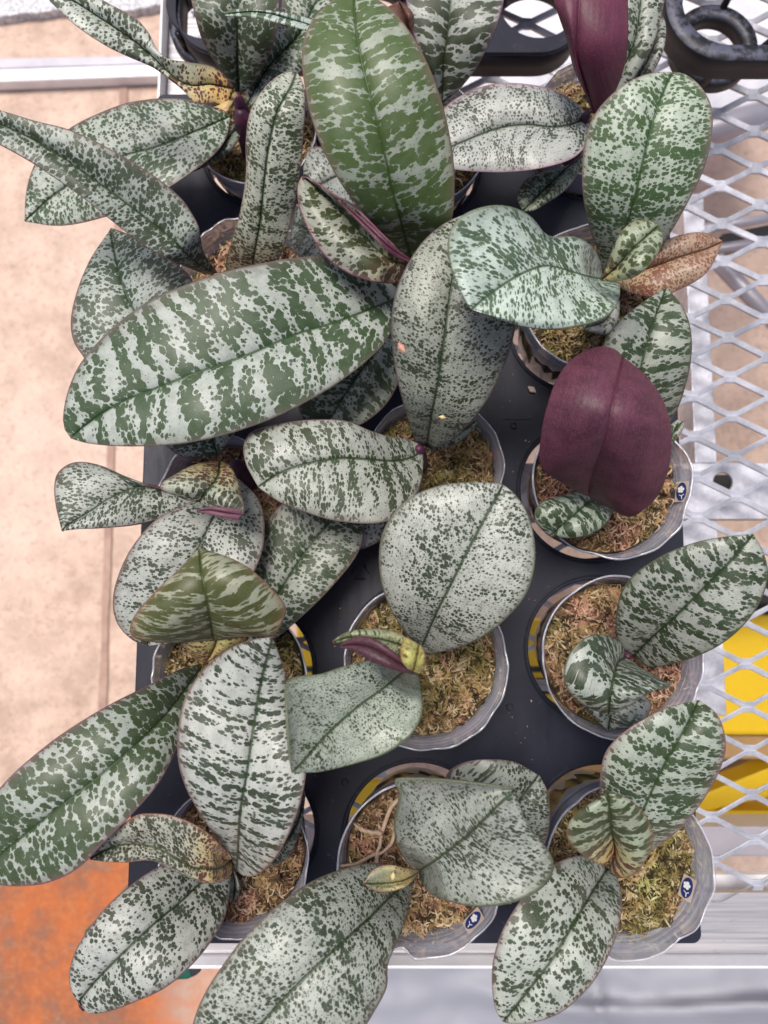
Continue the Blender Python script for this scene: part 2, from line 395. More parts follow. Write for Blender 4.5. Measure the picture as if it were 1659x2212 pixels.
M_CARD = simple('tan_cardboard', (0.45, 0.28, 0.12), (0.36, 0.22, 0.10), 0.8, 0, 15)

# clear film pot
def plastic(name, mixf, tint, rough=0.25):
    m = bpy.data.materials.new(name); m.use_nodes = True; t = NT(m.node_tree); m.node_tree.nodes.clear()
    out = t.n('ShaderNodeOutputMaterial'); P = objco(t)
    tr = t.n('ShaderNodeBsdfTransparent'); tr.inputs[0].default_value = (0.93, 0.94, 0.97, 1)
    df = t.n('ShaderNodeBsdfPrincipled'); df.inputs['Base Color'].default_value = (*tint, 1)
    df.inputs['Roughness'].default_value = rough; df.inputs['Specular IOR Level'].default_value = 0.9
    gl = t.n('ShaderNodeBsdfGlossy'); gl.inputs['Roughness'].default_value = 0.12; gl.inputs[0].default_value = (1, 1, 1, 1)
    lw = t.n('ShaderNodeLayerWeight'); lw.inputs[0].default_value = 0.35
    n1 = t.noise(P, 45, 5, 0.7); n2 = t.noise(t.vm('MULTIPLY', P, (20, 20, 300)), 1, 3, 0.6)
    f = t.m('ADD', mixf, t.m('MULTIPLY', t.m('SUBTRACT', t.m('MULTIPLY', t.m('ADD', n1, n2), 0.5), 0.5), 0.7), clamp=True)
    z_ = t.sep(P)[2]; wv = t.m('POWER', t.m('ABSOLUTE', t.m('SINE', t.m('ADD', t.m('MULTIPLY', z_, 560.0), t.m('MULTIPLY', n1, 0.35)))), 6.0)
    f = t.m('ADD', f, t.m('MULTIPLY', t.m('MULTIPLY', wv, t.maprange(z_, 0.060, 0.075)), 0.30), clamp=True)
    f = t.m('ADD', f, t.m('ADD', t.m('MULTIPLY', lw.outputs['Facing'], 0.30), t.m('MULTIPLY', t.maprange(z_, 0.070, 0.085), 0.24)), clamp=True)
    bp = t.bump(t.m('ADD', n1, n2), 0.25, 0.0006)
    t.put(df.inputs['Normal'], bp); t.put(gl.inputs['Normal'], bp)
    a = t.n('ShaderNodeMixShader'); t.put(a.inputs[0], f); t.put(a.inputs[1], tr.outputs[0]); t.put(a.inputs[2], df.outputs[0])
    b = t.n('ShaderNodeMixShader'); t.put(b.inputs[0], t.m('MULTIPLY', lw.outputs['Fresnel'], 0.45)); t.put(b.inputs[1], a.outputs[0]); t.put(b.inputs[2], gl.outputs[0])
    t.put(out.inputs[0], b.outputs[0])
    return m
M_POT = plastic('clear_pot_plastic', 0.40, (0.60, 0.63, 0.78))
M_RIM = plastic('clear_pot_rim', 0.26, (0.60, 0.61, 0.70))

def mossmat(name, hues, seed):
    m, t, b = mat(name)
    at = t.n('ShaderNodeAttribute', attribute_name='tint').outputs['Fac']
    P = t.vm('ADD', objco(t), (seed * 1.7, seed * 0.9, 0.0)); n1 = t.noise(P, 26, 3, 0.6); n2 = t.noise(P, 520, 3, 0.7); n3 = t.noise(t.vm('ADD', P, (3.0, 1.0, 0.0)), 42, 2, 0.5)
    h = t.mix(t.maprange(n1, 0.42, 0.58), hues[0], hues[1])
    h = t.mix(t.maprange(n3, 0.56, 0.66), h, hues[2])
    v = t.m('ADD', at, t.m('MULTIPLY', t.m('SUBTRACT', n2, 0.5), 0.5))
    c = t.mix(t.maprange(v, 0.06, 0.60), (0.028, 0.018, 0.010), h)
    c = t.mix(t.m('MULTIPLY', t.maprange(v, 0.68, 1.05), 0.75), c, t.mix(0.55, h, (0.85, 0.74, 0.58)))
    t.put(b.inputs['Base Color'], c); b.inputs['Roughness'].default_value = 0.75
    b.inputs['Specular IOR Level'].default_value = 0.25
    t.put(b.inputs['Normal'], t.bump(n2, 0.5, 0.0008))
    return m
TAN = (0.36, 0.24, 0.11); OLV = (0.22, 0.18, 0.055); PNK = (0.46, 0.24, 0.155); ORA = (0.44, 0.20, 0.09); BRN = (0.22, 0.12, 0.065); LIM = (0.36, 0.34, 0.12)
MOSS = {'tan': mossmat('dry_tan_moss', (TAN, OLV, PNK), 1), 'orange': mossmat('rusty_orange_moss', (PNK, TAN, OLV), 2),
        'green': mossmat('olive_green_moss', (OLV, TAN, LIM), 3), 'brown': mossmat('dark_brown_bark', (BRN, TAN, PNK), 4)}
M_STEM = simple('purple_stem', (0.045, 0.012, 0.035), (0.09, 0.02, 0.05), 0.5, 0, 90)
M_ROOT = simple('dry_root', (0.30, 0.20, 0.14), (0.42, 0.30, 0.22), 0.8, 0, 120, 0.4)
M_TAG = simple('cream_sticker', (0.42, 0.33, 0.28), (0.50, 0.42, 0.36), 0.5, 0, 60)
M_BLUE = simple('blue_print', (0.014, 0.030, 0.13), None, 0.4)
M_WHITE = simple('white_print', (0.72, 0.70, 0.70), None, 0.5)

# ---------------------------------------------------------------- floor and things below the bench
FZ = -0.86
M_FLOOR, t, b = mat('concrete_floor'); P = worldpos(t)
x_, y_, _ = t.sep(P)
n1 = t.noise(P, 2.2, 5, 0.65); n2 = t.noise(P, 14, 5, 0.7); n3 = t.noise(P, 90, 4, 0.75)
c = t.mix(t.maprange(n1, 0.3, 0.7), (0.43, 0.305, 0.24), (0.61, 0.455, 0.38))
c = t.mix(t.m('MULTIPLY', t.maprange(n2, 0.35, 0.65), 0.55), c, (0.80, 0.60, 0.49))
c = t.mix(t.m('MULTIPLY', t.maprange(n3, 0.5, 0.68), 0.42), c, (0.30, 0.19, 0.14))
# orange mineral stain at the near left corner of the floor
edge = t.m('ADD', y_, t.m('MULTIPLY', t.m('SUBTRACT', n1, 0.5), 0.10))
yc0 = W(200, 1760, FZ)[1]; xc0 = W(560, 2000, FZ)[0]
st = t.m('MULTIPLY', t.maprange(edge, yc0 - 0.03, yc0 + 0.03, 1.0, 0.0), t.maprange(t.m('ADD', x_, t.m('MULTIPLY', t.m('SUBTRACT', n2, 0.5), 0.14)), xc0 - 0.26, xc0 + 0.05, 1.0, 0.0))
n5 = t.noise(P, 7, 5, 0.62)
oc = t.mix(t.maprange(n5, 0.40, 0.62), (0.46, 0.125, 0.035), (0.26, 0.10, 0.055))
oc = t.mix(t.m('MULTIPLY', t.maprange(n2, 0.52, 0.64), 0.65), oc, (0.24, 0.13, 0.09))
oc = t.mix(t.m('MULTIPLY', t.maprange(n3, 0.45, 0.65), 0.35), oc, (0.52, 0.22, 0.09))
c = t.mix(st, c, oc)
t.put(b.inputs['Base Color'], c); b.inputs['Roughness'].default_value = 0.85
t.put(b.inputs['Normal'], t.bump(n3, 0.3, 0.002))
g = mesh('floor', [(-6, -6, FZ), (6, -6, FZ), (6, 8, FZ), (-6, 8, FZ)], [(0, 1, 2, 3)], M_FLOOR, smooth=False); tag(g, kind='structure')
# expansion joint: a dark filler strip set in the floor
M_JOINT = simple('joint_filler', (0.34, 0.22, 0.18), (0.46, 0.31, 0.25), 0.9, 0, 30)
a = W(268, 150, FZ); b_ = W(222, 1560, FZ); vs = []; fs = []
for k in range(40):
    t_ = k / 39; p = a.lerp(b_, t_); hw = 0.0075 + 0.003 * mnoise.noise(Vector((t_ * 12, 0, 0)))
    dx = 0.004 * mnoise.noise(Vector((t_ * 9, 5, 0)))
    vs += [(p.x - hw + dx, p.y, FZ + 0.004), (p.x + hw + dx, p.y, FZ + 0.004)]
    if k: fs.append((2 * k - 2, 2 * k - 1, 2 * k + 1, 2 * k))
tag(mesh('floor_joint', vs, fs, M_JOINT, smooth=False), kind='structure')

def quad_slab(name, pts, z, th, mat_, parent=None, off=None, bev=0.002):
    lo = [W(u, v, z) for u, v in pts]; n = len(lo)
    vs = [(p.x, p.y, z) for p in lo] + [(p.x, p.y, z - th) for p in lo]
    ar = sum(lo[i].x * lo[(i + 1) % n].y - lo[(i + 1) % n].x * lo[i].y for i in range(n))
    top = tuple(range(n)); bot = tuple(range(2 * n - 1, n - 1, -1))
    fs = [top, bot] + [(i + n, (i + 1) % n + n, (i + 1) % n, i) for i in range(n)]
    if ar < 0: fs = [tuple(reversed(f)) for f in fs]
    o = mesh(name, vs, fs, mat_, parent, off, smooth=False)
    if bev: bevel(o, bev)
    return o

def tube(name, pts, rad, mat_, parent=None, off=None, seg=16, caps=True):
    vs = []; fs = []; n = len(pts)
    pts = [Vector(p) for p in pts]
    for i, p in enumerate(pts):
        tg = (pts[min(i + 1, n - 1)] - pts[max(i - 1, 0)]).normalized()
        a = tg.cross(Vector((0, 0, 1)));
        if a.length < 1e-3: a = tg.cross(Vector((0, 1, 0)))
        a.normalize(); b2 = tg.cross(a).normalized()
        r_ = rad[i] if isinstance(rad, (list, tuple)) else rad
        for k in range(seg):
            an = 2 * math.pi * k / seg
            vs.append(p + (a * math.cos(an) + b2 * math.sin(an)) * r_)
    for i in range(n - 1):
        for k in range(seg):
            fs.append((i * seg + k, i * seg + (k + 1) % seg, (i + 1) * seg + (k + 1) % seg, (i + 1) * seg + k))
    if caps: fs += [tuple(range(seg - 1, -1, -1)), tuple((n - 1) * seg + k for k in range(seg))]
    return mesh(name, vs, fs, mat_, parent, off)

# metal channel lying on the floor at the far left, torn white foam sheet beyond it
ch = empty('metal_channel', W(100, 150, FZ)); tag(ch, 'long grey metal channel lying on the tan floor at the top left', 'rail')
quad_slab('flange', [(-500, 195), (345, 163), (620, 150), (620, 128), (345, 138), (-500, 165)], FZ + 0.03, 0.028, M_LIP, ch, ch.location)
quad_slab('web', [(-500, 163.5), (345, 136.5), (620, 126.5), (620, 110), (345, 118), (-500, 136)], FZ + 0.022, 0.020, M_PIPE, ch, ch.location)
M_FOAM, t, b = mat('white_foam'); P = worldpos(t)
n1 = t.noise(P, 150, 4, 0.7)
t.put(b.inputs['Base Color'], t.mix(t.maprange(n1, 0.42, 0.6), (0.42, 0.42, 0.46), (0.9, 0.9, 0.92))); b.inputs['Roughness'].default_value = 0.8
t.put(b.inputs['Normal'], t.bump(n1, 0.8, 0.004))
rr = random.Random(4); pts = [(-300, -300), (-300, 48)]
edge_px = [(0, 38), (60, 28), (130, 20), (200, 22), (250, 24), (300, 18), (345, 10), (420, 6)]
for (x0, y0), (x1, y1) in zip(edge_px, edge_px[1:]):
    for k in range(5): pts.append((lerp(x0, x1, k / 5), lerp(y0, y1, k / 5) + rr.uniform(-2.4, 2.4)))
pts += [(420, 6), (420, -300)]
fo = quad_slab('foam_sheet', pts, FZ + 0.02, 0.02, M_FOAM, bev=0); tag(fo, 'torn white foam sheet on the floor at the top left corner', 'foam sheet')
# white film under the far right of the bench
M_FILM = simple('white_film', (0.86, 0.85, 0.90), (0.66, 0.66, 0.74), 0.4, 0, 14, 0.6, bscale=10, bdist=0.02)
fi = quad_slab('plastic_sheet', [(1490, -200), (1800, -200), (1800, 205), (1640, 228), (1530, 245), (1440, 235), (1130, 300), (1000, 290), (1000, -200)], -0.5, 0.01, M_FILM, bev=0)
tag(fi, 'glossy white plastic sheet under the bench at the top right', 'plastic sheet')

# grey pipes below the mesh
def pipe(u0, v0, z0, u1, v1, z1, r_, label):
    o = tube('pipe', [W(u0, v0, z0), W(u1, v1, z1)], r_, M_PIPE); tag(o, label, 'pipe', 'grey pipes under the mesh bench'); return o
pipe(1380, 322, -0.42, 1800, 210, -0.42, 0.021, 'thick grey pipe crossing under the mesh just below the round black tray ring')
pipe(1470, 480, -0.52, 1780, 810, -0.52, 0.013, 'grey pipe slanting down to the right under the mesh')
pipe(1440, 508, -0.40, 1800, 448, -0.40, 0.007, 'upper thin grey pipe of the close pair under the mesh')
pipe(1440, 555, -0.44, 1800, 500, -0.44, 0.0075, 'lower thin grey pipe of the close pair under the mesh')
o = quad_slab('rubber_mat', [(1560, 505), (1800, 455), (1800, 490), (1560, 545)], -0.60, 0.02, M_BLK); tag(o, 'black rubber mat lying behind the pair of thin pipes', 'mat')

# yellow and black striped plastic below
yb = empty('yellow_crate', W(1300, 1500, -0.46)); tag(yb, 'bright yellow plastic crate with black stripes under the mesh bench', 'crate')
ZY = -0.46
quad_slab('lid', [(640, 1345), (1500, 1335), (1560, 1312), (1860, 1305), (1860, 1590), (640, 1585)], ZY, 0.05, M_YEL, yb, yb.location, 0.006)
for k, (y0, y1) in enumerate([(1440, 1452), (1465, 1474), (1488, 1500)]):
    quad_slab('stripe', [(640, y0), (1240, y0), (1240, y1), (640, y1)], ZY + 0.003, 0.003, M_BLK, yb, yb.location, 0)
quad_slab('stripe', [(1150, 1512), (1250, 1560), (1250, 1572), (1150, 1526)], ZY + 0.003, 0.003, M_BLK, yb, yb.location, 0)
quad_slab('side_panel', [(640, 1586), (1860, 1590), (1860, 1640), (640, 1640)], ZY - 0.03, 0.12, M_CARD, yb, yb.location, 0.002)
o = quad_slab('yellow_beam', [(1400, 1738), (1520, 1716), (1659, 1660), (1860, 1590), (1860, 1660), (1659, 1722), (1480, 1764), (1400, 1766)], ZY - 0.05, 0.05, M_YEL)
tag(o, 'slanting yellow plastic beam beside the bright yellow crate', 'beam')
o = quad_slab('yellow_board', [(700, 1690), (1240, 1672), (1330, 1700), (1310, 1772), (700, 1790)], ZY + 0.01, 0.012, M_YEL)
tag(o, 'yellow board below the front pots of the black tray', 'board')
tag(quad_slab('yellow_beam', [(1400, 1752), (1860, 1752), (1860, 1768), (1400, 1768)], ZY - 0.045, 0.05, M_YEL), 'narrow straight yellow beam nearest the front rail', 'beam')
o = quad_slab('cardboard_sheet', [(1200, 1590), (1900, 1590), (1900, 1790), (1200, 1790)], ZY - 0.2, 0.01, M_CARD); tag(o, 'tan cardboard sheet lying beneath the yellow crate', 'cardboard')
o = quad_slab('black_clip', [(1590, 1290), (1659, 1275), (1680, 1330), (1600, 1325)], ZY + 0.02, 0.02, M_BLK); tag(o, 'small black clip on the far edge of the yellow crate', 'clip')
o = quad_slab('dark_bar', [(1600, 1235), (1859, 1225), (1859, 1300), (1600, 1305)], -0.3, 0.03, M_BLK); tag(o, 'black bar under the mesh beyond the yellow crate', 'bar')

# green pot lip peeping from below the front left corner
gp = empty('green_bin', W(360, 2100, -0.16)); tag(gp, 'dark green plastic bin under the front left corner of the bench', 'bin')
quad_slab('rim', [(180, 2010), (420, 2010), (436, 2070), (428, 2108), (405, 2118), (180, 2130)], -0.14, 0.014, M_GREEN, gp, gp.location, 0.003)
quad_slab('body', [(190, 2000), (400, 2000), (418, 2070), (400, 2100), (190, 2110)], -0.158, 0.16, M_GREEN, gp, gp.location, 0.01)
quad_slab('handle', [(405, 2085), (432, 2076), (433, 2100), (412, 2112)], -0.1375, 0.012, M_BLK, gp, gp.location, 0.001)

# grey tarpaulin hanging in front
M_TARP, t, b = mat('grey_tarpaulin'); P = worldpos(t)
n1 = t.noise(P, 4, 3, 0.5)
t.put(b.inputs['Base Color'], t.mix(n1, (0.28, 0.29, 0.34), (0.36, 0.37, 0.42))); b.inputs['Roughness'].default_value = 0.62; b.inputs['Specular IOR Level'].default_value = 0.25
vs = []; fs = []; NX, NY = 90, 40
for j in range(NY + 1):
    for i in range(NX + 1):
        v = lerp(2020, 2420, j / NY); u = lerp(max(380, 560 - (v - 2080) * 0.95) if v < 2260 else 389, 1850, i / NX)
        f1 = 0.030 * math.exp(-((v - 2160 - 26 * math.cos((u - 1250) / 150) - (u - 1280) * 0.10) / 26) ** 2) * (1 / (1 + math.exp(-(u - 1100) / 50)))
        f2 = 0.022 * mnoise.noise(Vector((u / 170, v / 90, 1))) + 0.008 * mnoise.noise(Vector((u / 60, v / 50, 7)))
        f3 = -0.018 * math.exp(-((u - 1288 - (v - 2150) * 0.15) / 14) ** 2)
        z_ = -0.30 + f1 + f2 + f3 - 0.0003 * (v - 2100) * 0.4
        vs.append(W(u, v, z_))
for j in range(NY):
    for i in range(NX):
        a = j * (NX + 1) + i; fs.append((a, a + NX + 1, a + NX + 2, a + 1))
tp = mesh('tarpaulin', vs, fs, M_TARP); tag(tp, 'grey tarpaulin hanging in folds below the front rail of the bench', 'tarpaulin')
sm = tp.modifiers.new('thickness', 'SOLIDIFY'); sm.thickness = 0.001

# ---------------------------------------------------------------- mesh bench
MZ = -0.098
bx0 = W(300, 1300, -0.085)[0]; byf = W(1000, 2093, -0.085)[1]
bench = empty('mesh_bench', (bx0, byf, FZ)); BO = bench.location
tag(bench, 'galvanised expanded metal bench with a silver edge rail carrying the trays', 'bench')
LW, SW = 0.0746, 0.01925
node0 = W(1563, 565, MZ)
vs = []; fs = []
ymesh0 = W(1300, 1945, MZ)[1]
def strand(y0, flip, x_start, ncell):
    """one zigzag strand of the expanded sheet"""
    pts = []
    for k in range(ncell * 2 + 1):
        xx = x_start + k * LW / 2
        sgn = (1 if (k + flip) % 2 == 0 else -1)
        yy = y0 + sgn * (SW / 2 - 0.0023)
        pts += [(xx - 0.0045, yy, sgn), (xx + 0.0045, yy, sgn)]
    base = len(vs); wd = 0.0028
    for i, (xx, yy, sg) in enumerate(pts):
        jz = 0.0007 * math.sin(xx * 91 + y0 * 37)
        tilt = 0.0013
        vs.extend([(xx, yy - wd, MZ + 0.0016 - tilt + jz), (xx, yy + wd, MZ + 0.0016 + tilt + jz), (xx, yy + wd, MZ - 0.001 + tilt + jz), (xx, yy - wd, MZ - 0.001 - tilt + jz)])
        if i:
            a = base + 4 * (i - 1); b2 = base + 4 * i
            for q in range(4): fs.append((a + q, b2 + q, b2 + (q + 1) % 4, a + (q + 1) % 4))
xs = node0.x - 13 * LW
row = 0; yy = node0.y - SW / 2
k0 = int((ymesh0 - yy) / SW)
nrow = int((1.05 - ymesh0) / SW)
for r_ in range(nrow):
    rowi = r_ + k0
    strand(yy + rowi * SW, rowi % 2 if rowi >= 0 else (-rowi) % 2, xs if True else 0, 20)
# keep the sheet inside the frame
keep = []
for f in fs:
    if min(vs[i][0] for i in f) > bx0 + 0.006 and min(vs[i][1] for i in f) > ymesh0 - 0.006: keep.append(f)
o = mesh('mesh_top', vs, keep, M_GALV, bench, BO, smooth=False); bevel(o, 0.0006, 1)
RX1 = 0.75; RY1 = 1.10
def bb(name, lo, hi, m_, bv=0.001): return box(name, lo, hi, m_, bench, BO, bv)
bb('edge_rail', (bx0 + 0.0028, byf + 0.0028, -0.112), (RX1, ymesh0 + 0.004, -0.1035), M_ALU)
bb('edge_rail', (bx0 + 0.0028, ymesh0 + 0.0045, -0.112), (bx0 + 0.05, RY1, -0.1035), M_ALU)
bb('rail_lip', (bx0, byf, -0.112), (RX1, byf + 0.0024, -0.085), M_LIP, 0.0005)
bb('rail_lip', (bx0, byf + 0.003, -0.112), (bx0 + 0.0024, RY1, -0.085), M_LIP, 0.0005)
# long bar below the sheet, and the cross channel with a round hole
p0 = W(1491, 800, -0.13); p1 = W(1537, 800, -0.13)
ycr1 = W(1600, 1003, -0.13)[1]; ycr0 = W(1600, 1120, -0.13)[1]
bb('support_bar', (p0.x, ycr1 + 0.001, -0.16), (p1.x, W(1500, 420, -0.13)[1], -0.128), M_GALV)
bb('support_bar', (p0.x - 0.015, ycr0 - 0.19, -0.165), (p0.x + 0.022, ycr0 - 0.001, -0.135), M_GALV)
# channel with hole through curve fill
def plate(name, outer, holes, z, th, mat_, parent, off, bev=0.0008, nseg=48):
    cu = bpy.data.curves.new(name + '_outline', 'CURVE'); cu.dimensions = '2D'; cu.fill_mode = 'BOTH'; cu.extrude = th / 2 - bev; cu.bevel_depth = bev; cu.bevel_resolution = 1
    def spl(pts):
        s_ = cu.splines.new('POLY'); s_.points.add(len(pts) - 1)
        for p_, q in zip(s_.points, pts): p_.co = (q[0], q[1], 0, 1)
        s_.use_cyclic_u = True
    spl(outer)
    for (hx, hy, hr) in holes: spl([(hx + hr * math.cos(2 * math.pi * k / nseg), hy + hr * math.sin(2 * math.pi * k / nseg)) for k in range(nseg)])
    ob = bpy.data.objects.new(name, cu); COL.objects.link(ob)
    dg = bpy.context.evaluated_depsgraph_get(); dg.update()
    me = bpy.data.meshes.new_from_object(ob.evaluated_get(dg)); bpy.data.objects.remove(ob); bpy.data.curves.remove(cu)
    me.materials.clear(); me.materials.append(mat_)
    for v_ in me.vertices: v_.co = (v_.co.x - off[0], v_.co.y - off[1], v_.co.z + z - th / 2 - off[2])
    me.name = name
    o2 = bpy.data.objects.new(name, me); return link(o2, parent)
hc = W(1560, 1042, -0.13)
plate('cross_channel', [(p0.x - 0.3, ycr0), (RX1, ycr0), (RX1, ycr1), (p0.x - 0.3, ycr1)], [(hc.x, hc.y, 0.0105)], -0.128, 0.004, M_GALV, bench, BO)
bb('channel_web', (p0.x - 0.3, ycr0 + 0.004, -0.20), (RX1, ycr0 + 0.008, -0.1325), M_GALV)
bb('channel_floor', (p0.x - 0.3, ycr0 + 0.009, -0.20), (RX1, ycr1, -0.195), M_BLK)
# front under-rail
yr0 = W(1600, 1850, -0.2)[1]; yr1 = W(1600, 1786, -0.2)[1]
bb('under_rail', (bx0 + 0.02, yr0, -0.24), (RX1, yr1, -0.2), M_PIPE)
bb('under_rail', (bx0 + 0.02, ymesh0 - 0.012, -0.15), (RX1, yr0 + 0.006, -0.14), M_LIP)

# ---------------------------------------------------------------- pots
ZR = 0.045
POTS = {  # rim centre and radius in picture, moss, label
 'A': (548, 265, 140, 'tan', 'plant with a twisted leaf, yellow and red at its base, in the far left pot'),
 'B': (536, 612, 155, 'orange', 'plant with one upright narrow leaf beside a long folded leaf reaching the left frame edge'),
 'C': (486, 1092, 156, 'orange', 'plant with a curled pale leaf pointing left over the floor, tinged maroon at its base'),
 'L': (492, 1470, 174, 'green', 'plant with an olive barred triangular leaf arching over a yellow leaf base'),
 'M': (505, 1862, 165, 'brown', 'plant with a curling leaf, yellow with maroon spots, in the front left pot'),
 'K': (905, 300, 150, 'tan', 'plant with a small red brown leaf, hidden behind the tallest olive banded leaf'),
 'D': (905, 650, 155, 'green', 'plant with the tallest olive banded leaf and a broad leaf lying to the left'),
 'E': (938, 1008, 155, 'tan', 'plant with an upright oval leaf carrying a pink bark flake, in the middle pot'),
 'N': (919, 1436, 183, 'tan', 'plant with a round finely speckled leaf and a yellow leaf with purple underside'),
 'O': (912, 1878, 187, 'brown', 'plant with a wide creased speckled leaf and a small yellow bud leaf'),
 'J': (1296, 250, 142, 'tan', 'plant with a plum purple leaf pointing up, in the far right pot'),
 'H': (1290, 640, 165, 'tan', 'plant with a large bright green speckled leaf and a small reddish leaf over the mesh'),
 'I': (1325, 1035, 176, 'orange', 'plant with a broad leaf turned over showing its dark purple underside'),
 'R': (1347, 1420, 179, 'orange', 'plant with one barred leaf pointing up right over the yellow crate'),
 'Q': (1362, 1882, 186, 'green', 'plant with a heart-shaped young leaf, reddish yellow at its base, in the front right pot'),
}
def pot_mesh(seed, full=True):
    """thin clear pot: wall with ribs, rolled torn lip, floor; local origin at its base, rim radius 1 unit = 0.0585"""
    rr = random.Random(seed); NA = 144
    prof = [(0.0, 0.0), (0.030, 0.0), (0.0425, 0.0015), (0.0440, 0.004)]
    H = 0.102
    for k in range(1, 9):
        z_ = 0.004 + (H - 0.03) * k / 8; prof.append((0.0440 + 0.0105 * k / 8, z_ - 0.001))
    prof += [(0.0548, 0.0775), (0.0562, 0.0790), (0.0563, 0.0850), (0.0570, 0.0862), (0.0571, 0.0915), (0.0579, 0.0927), (0.0581, 0.0985), (0.0585, 0.1005)]
    vs = []; fs = []; n = len(prof)
    folds = [(rr.uniform(0, 6.28), rr.choice((-1, 1)) * rr.uniform(0.012, 0.035), rr.uniform(0.05, 0.16)) for _ in range(5)]
    for k in range(NA):
        an = 2 * math.pi * k / NA
        ny = mnoise.noise(Vector((math.cos(an) * 3.2 + seed, math.sin(an) * 3.2, 0)))
        n2_ = mnoise.noise(Vector((math.cos(an) * 11 + seed, math.sin(an) * 11, 4)))
        for i, (r_, z_) in enumerate(prof):
            f = max(0.0, (z_ - 0.06) / (H - 0.06)); r2_ = r_
            fold = sum(am * math.exp(-((an - ta + math.pi) % (2 * math.pi) - math.pi) ** 2 / (2 * wd_ * wd_)) for ta, am, wd_ in folds)
            z2 = z_ + f * f * (0.09 * min(fold, 0) + 0.0030 * ny + 0.0006 * n2_)
            r2_ = r_ * (1 + f * f * fold + 0.014 * f * ny + 0.0012 * f * f * n2_)
            vs.append((r2_ * math.cos(an), r2_ * math.sin(an), z2))
    for k in range(NA):
        a = k * n; b2 = ((k + 1) % NA) * n
        for i in range(n - 1): fs.append((a + i, b2 + i, b2 + i + 1, a + i + 1) if i else (a + i, b2 + i + 1, a + i + 1))
    # lip ring
    lv = []; lf = []
    lp = [(0.0, 0.0), (0.0007, 0.0003), (0.0013, 0.0), (0.0014, -0.0007)]
    m_ = len(lp)
    for k in range(NA):
        an = 2 * math.pi * k / NA
        x, y, z_ = vs[k * n + n - 1]; ra = math.hypot(x, y)
        tw = 1 + 0.25 * mnoise.noise(Vector((math.cos(an) * 3 + seed, math.sin(an) * 6, 9)))
        rag = 0.0009 * mnoise.noise(Vector((math.cos(an) * 40 + seed, math.sin(an) * 40, 2)))
        for (dr_, dz_) in lp:
            q = ra + 0.0002 + dr_ * tw + (rag if dr_ > 0.002 else 0); lv.append((q * math.cos(an), q * math.sin(an), z_ + 0.0003 + dz_ * tw))
    for k in range(NA):
        a = k * m_; b2 = ((k + 1) % NA) * m_
        for i in range(m_ - 1): lf.append((a + i, b2 + i, b2 + i + 1, a + i + 1))
    return vs, fs, lv, lf

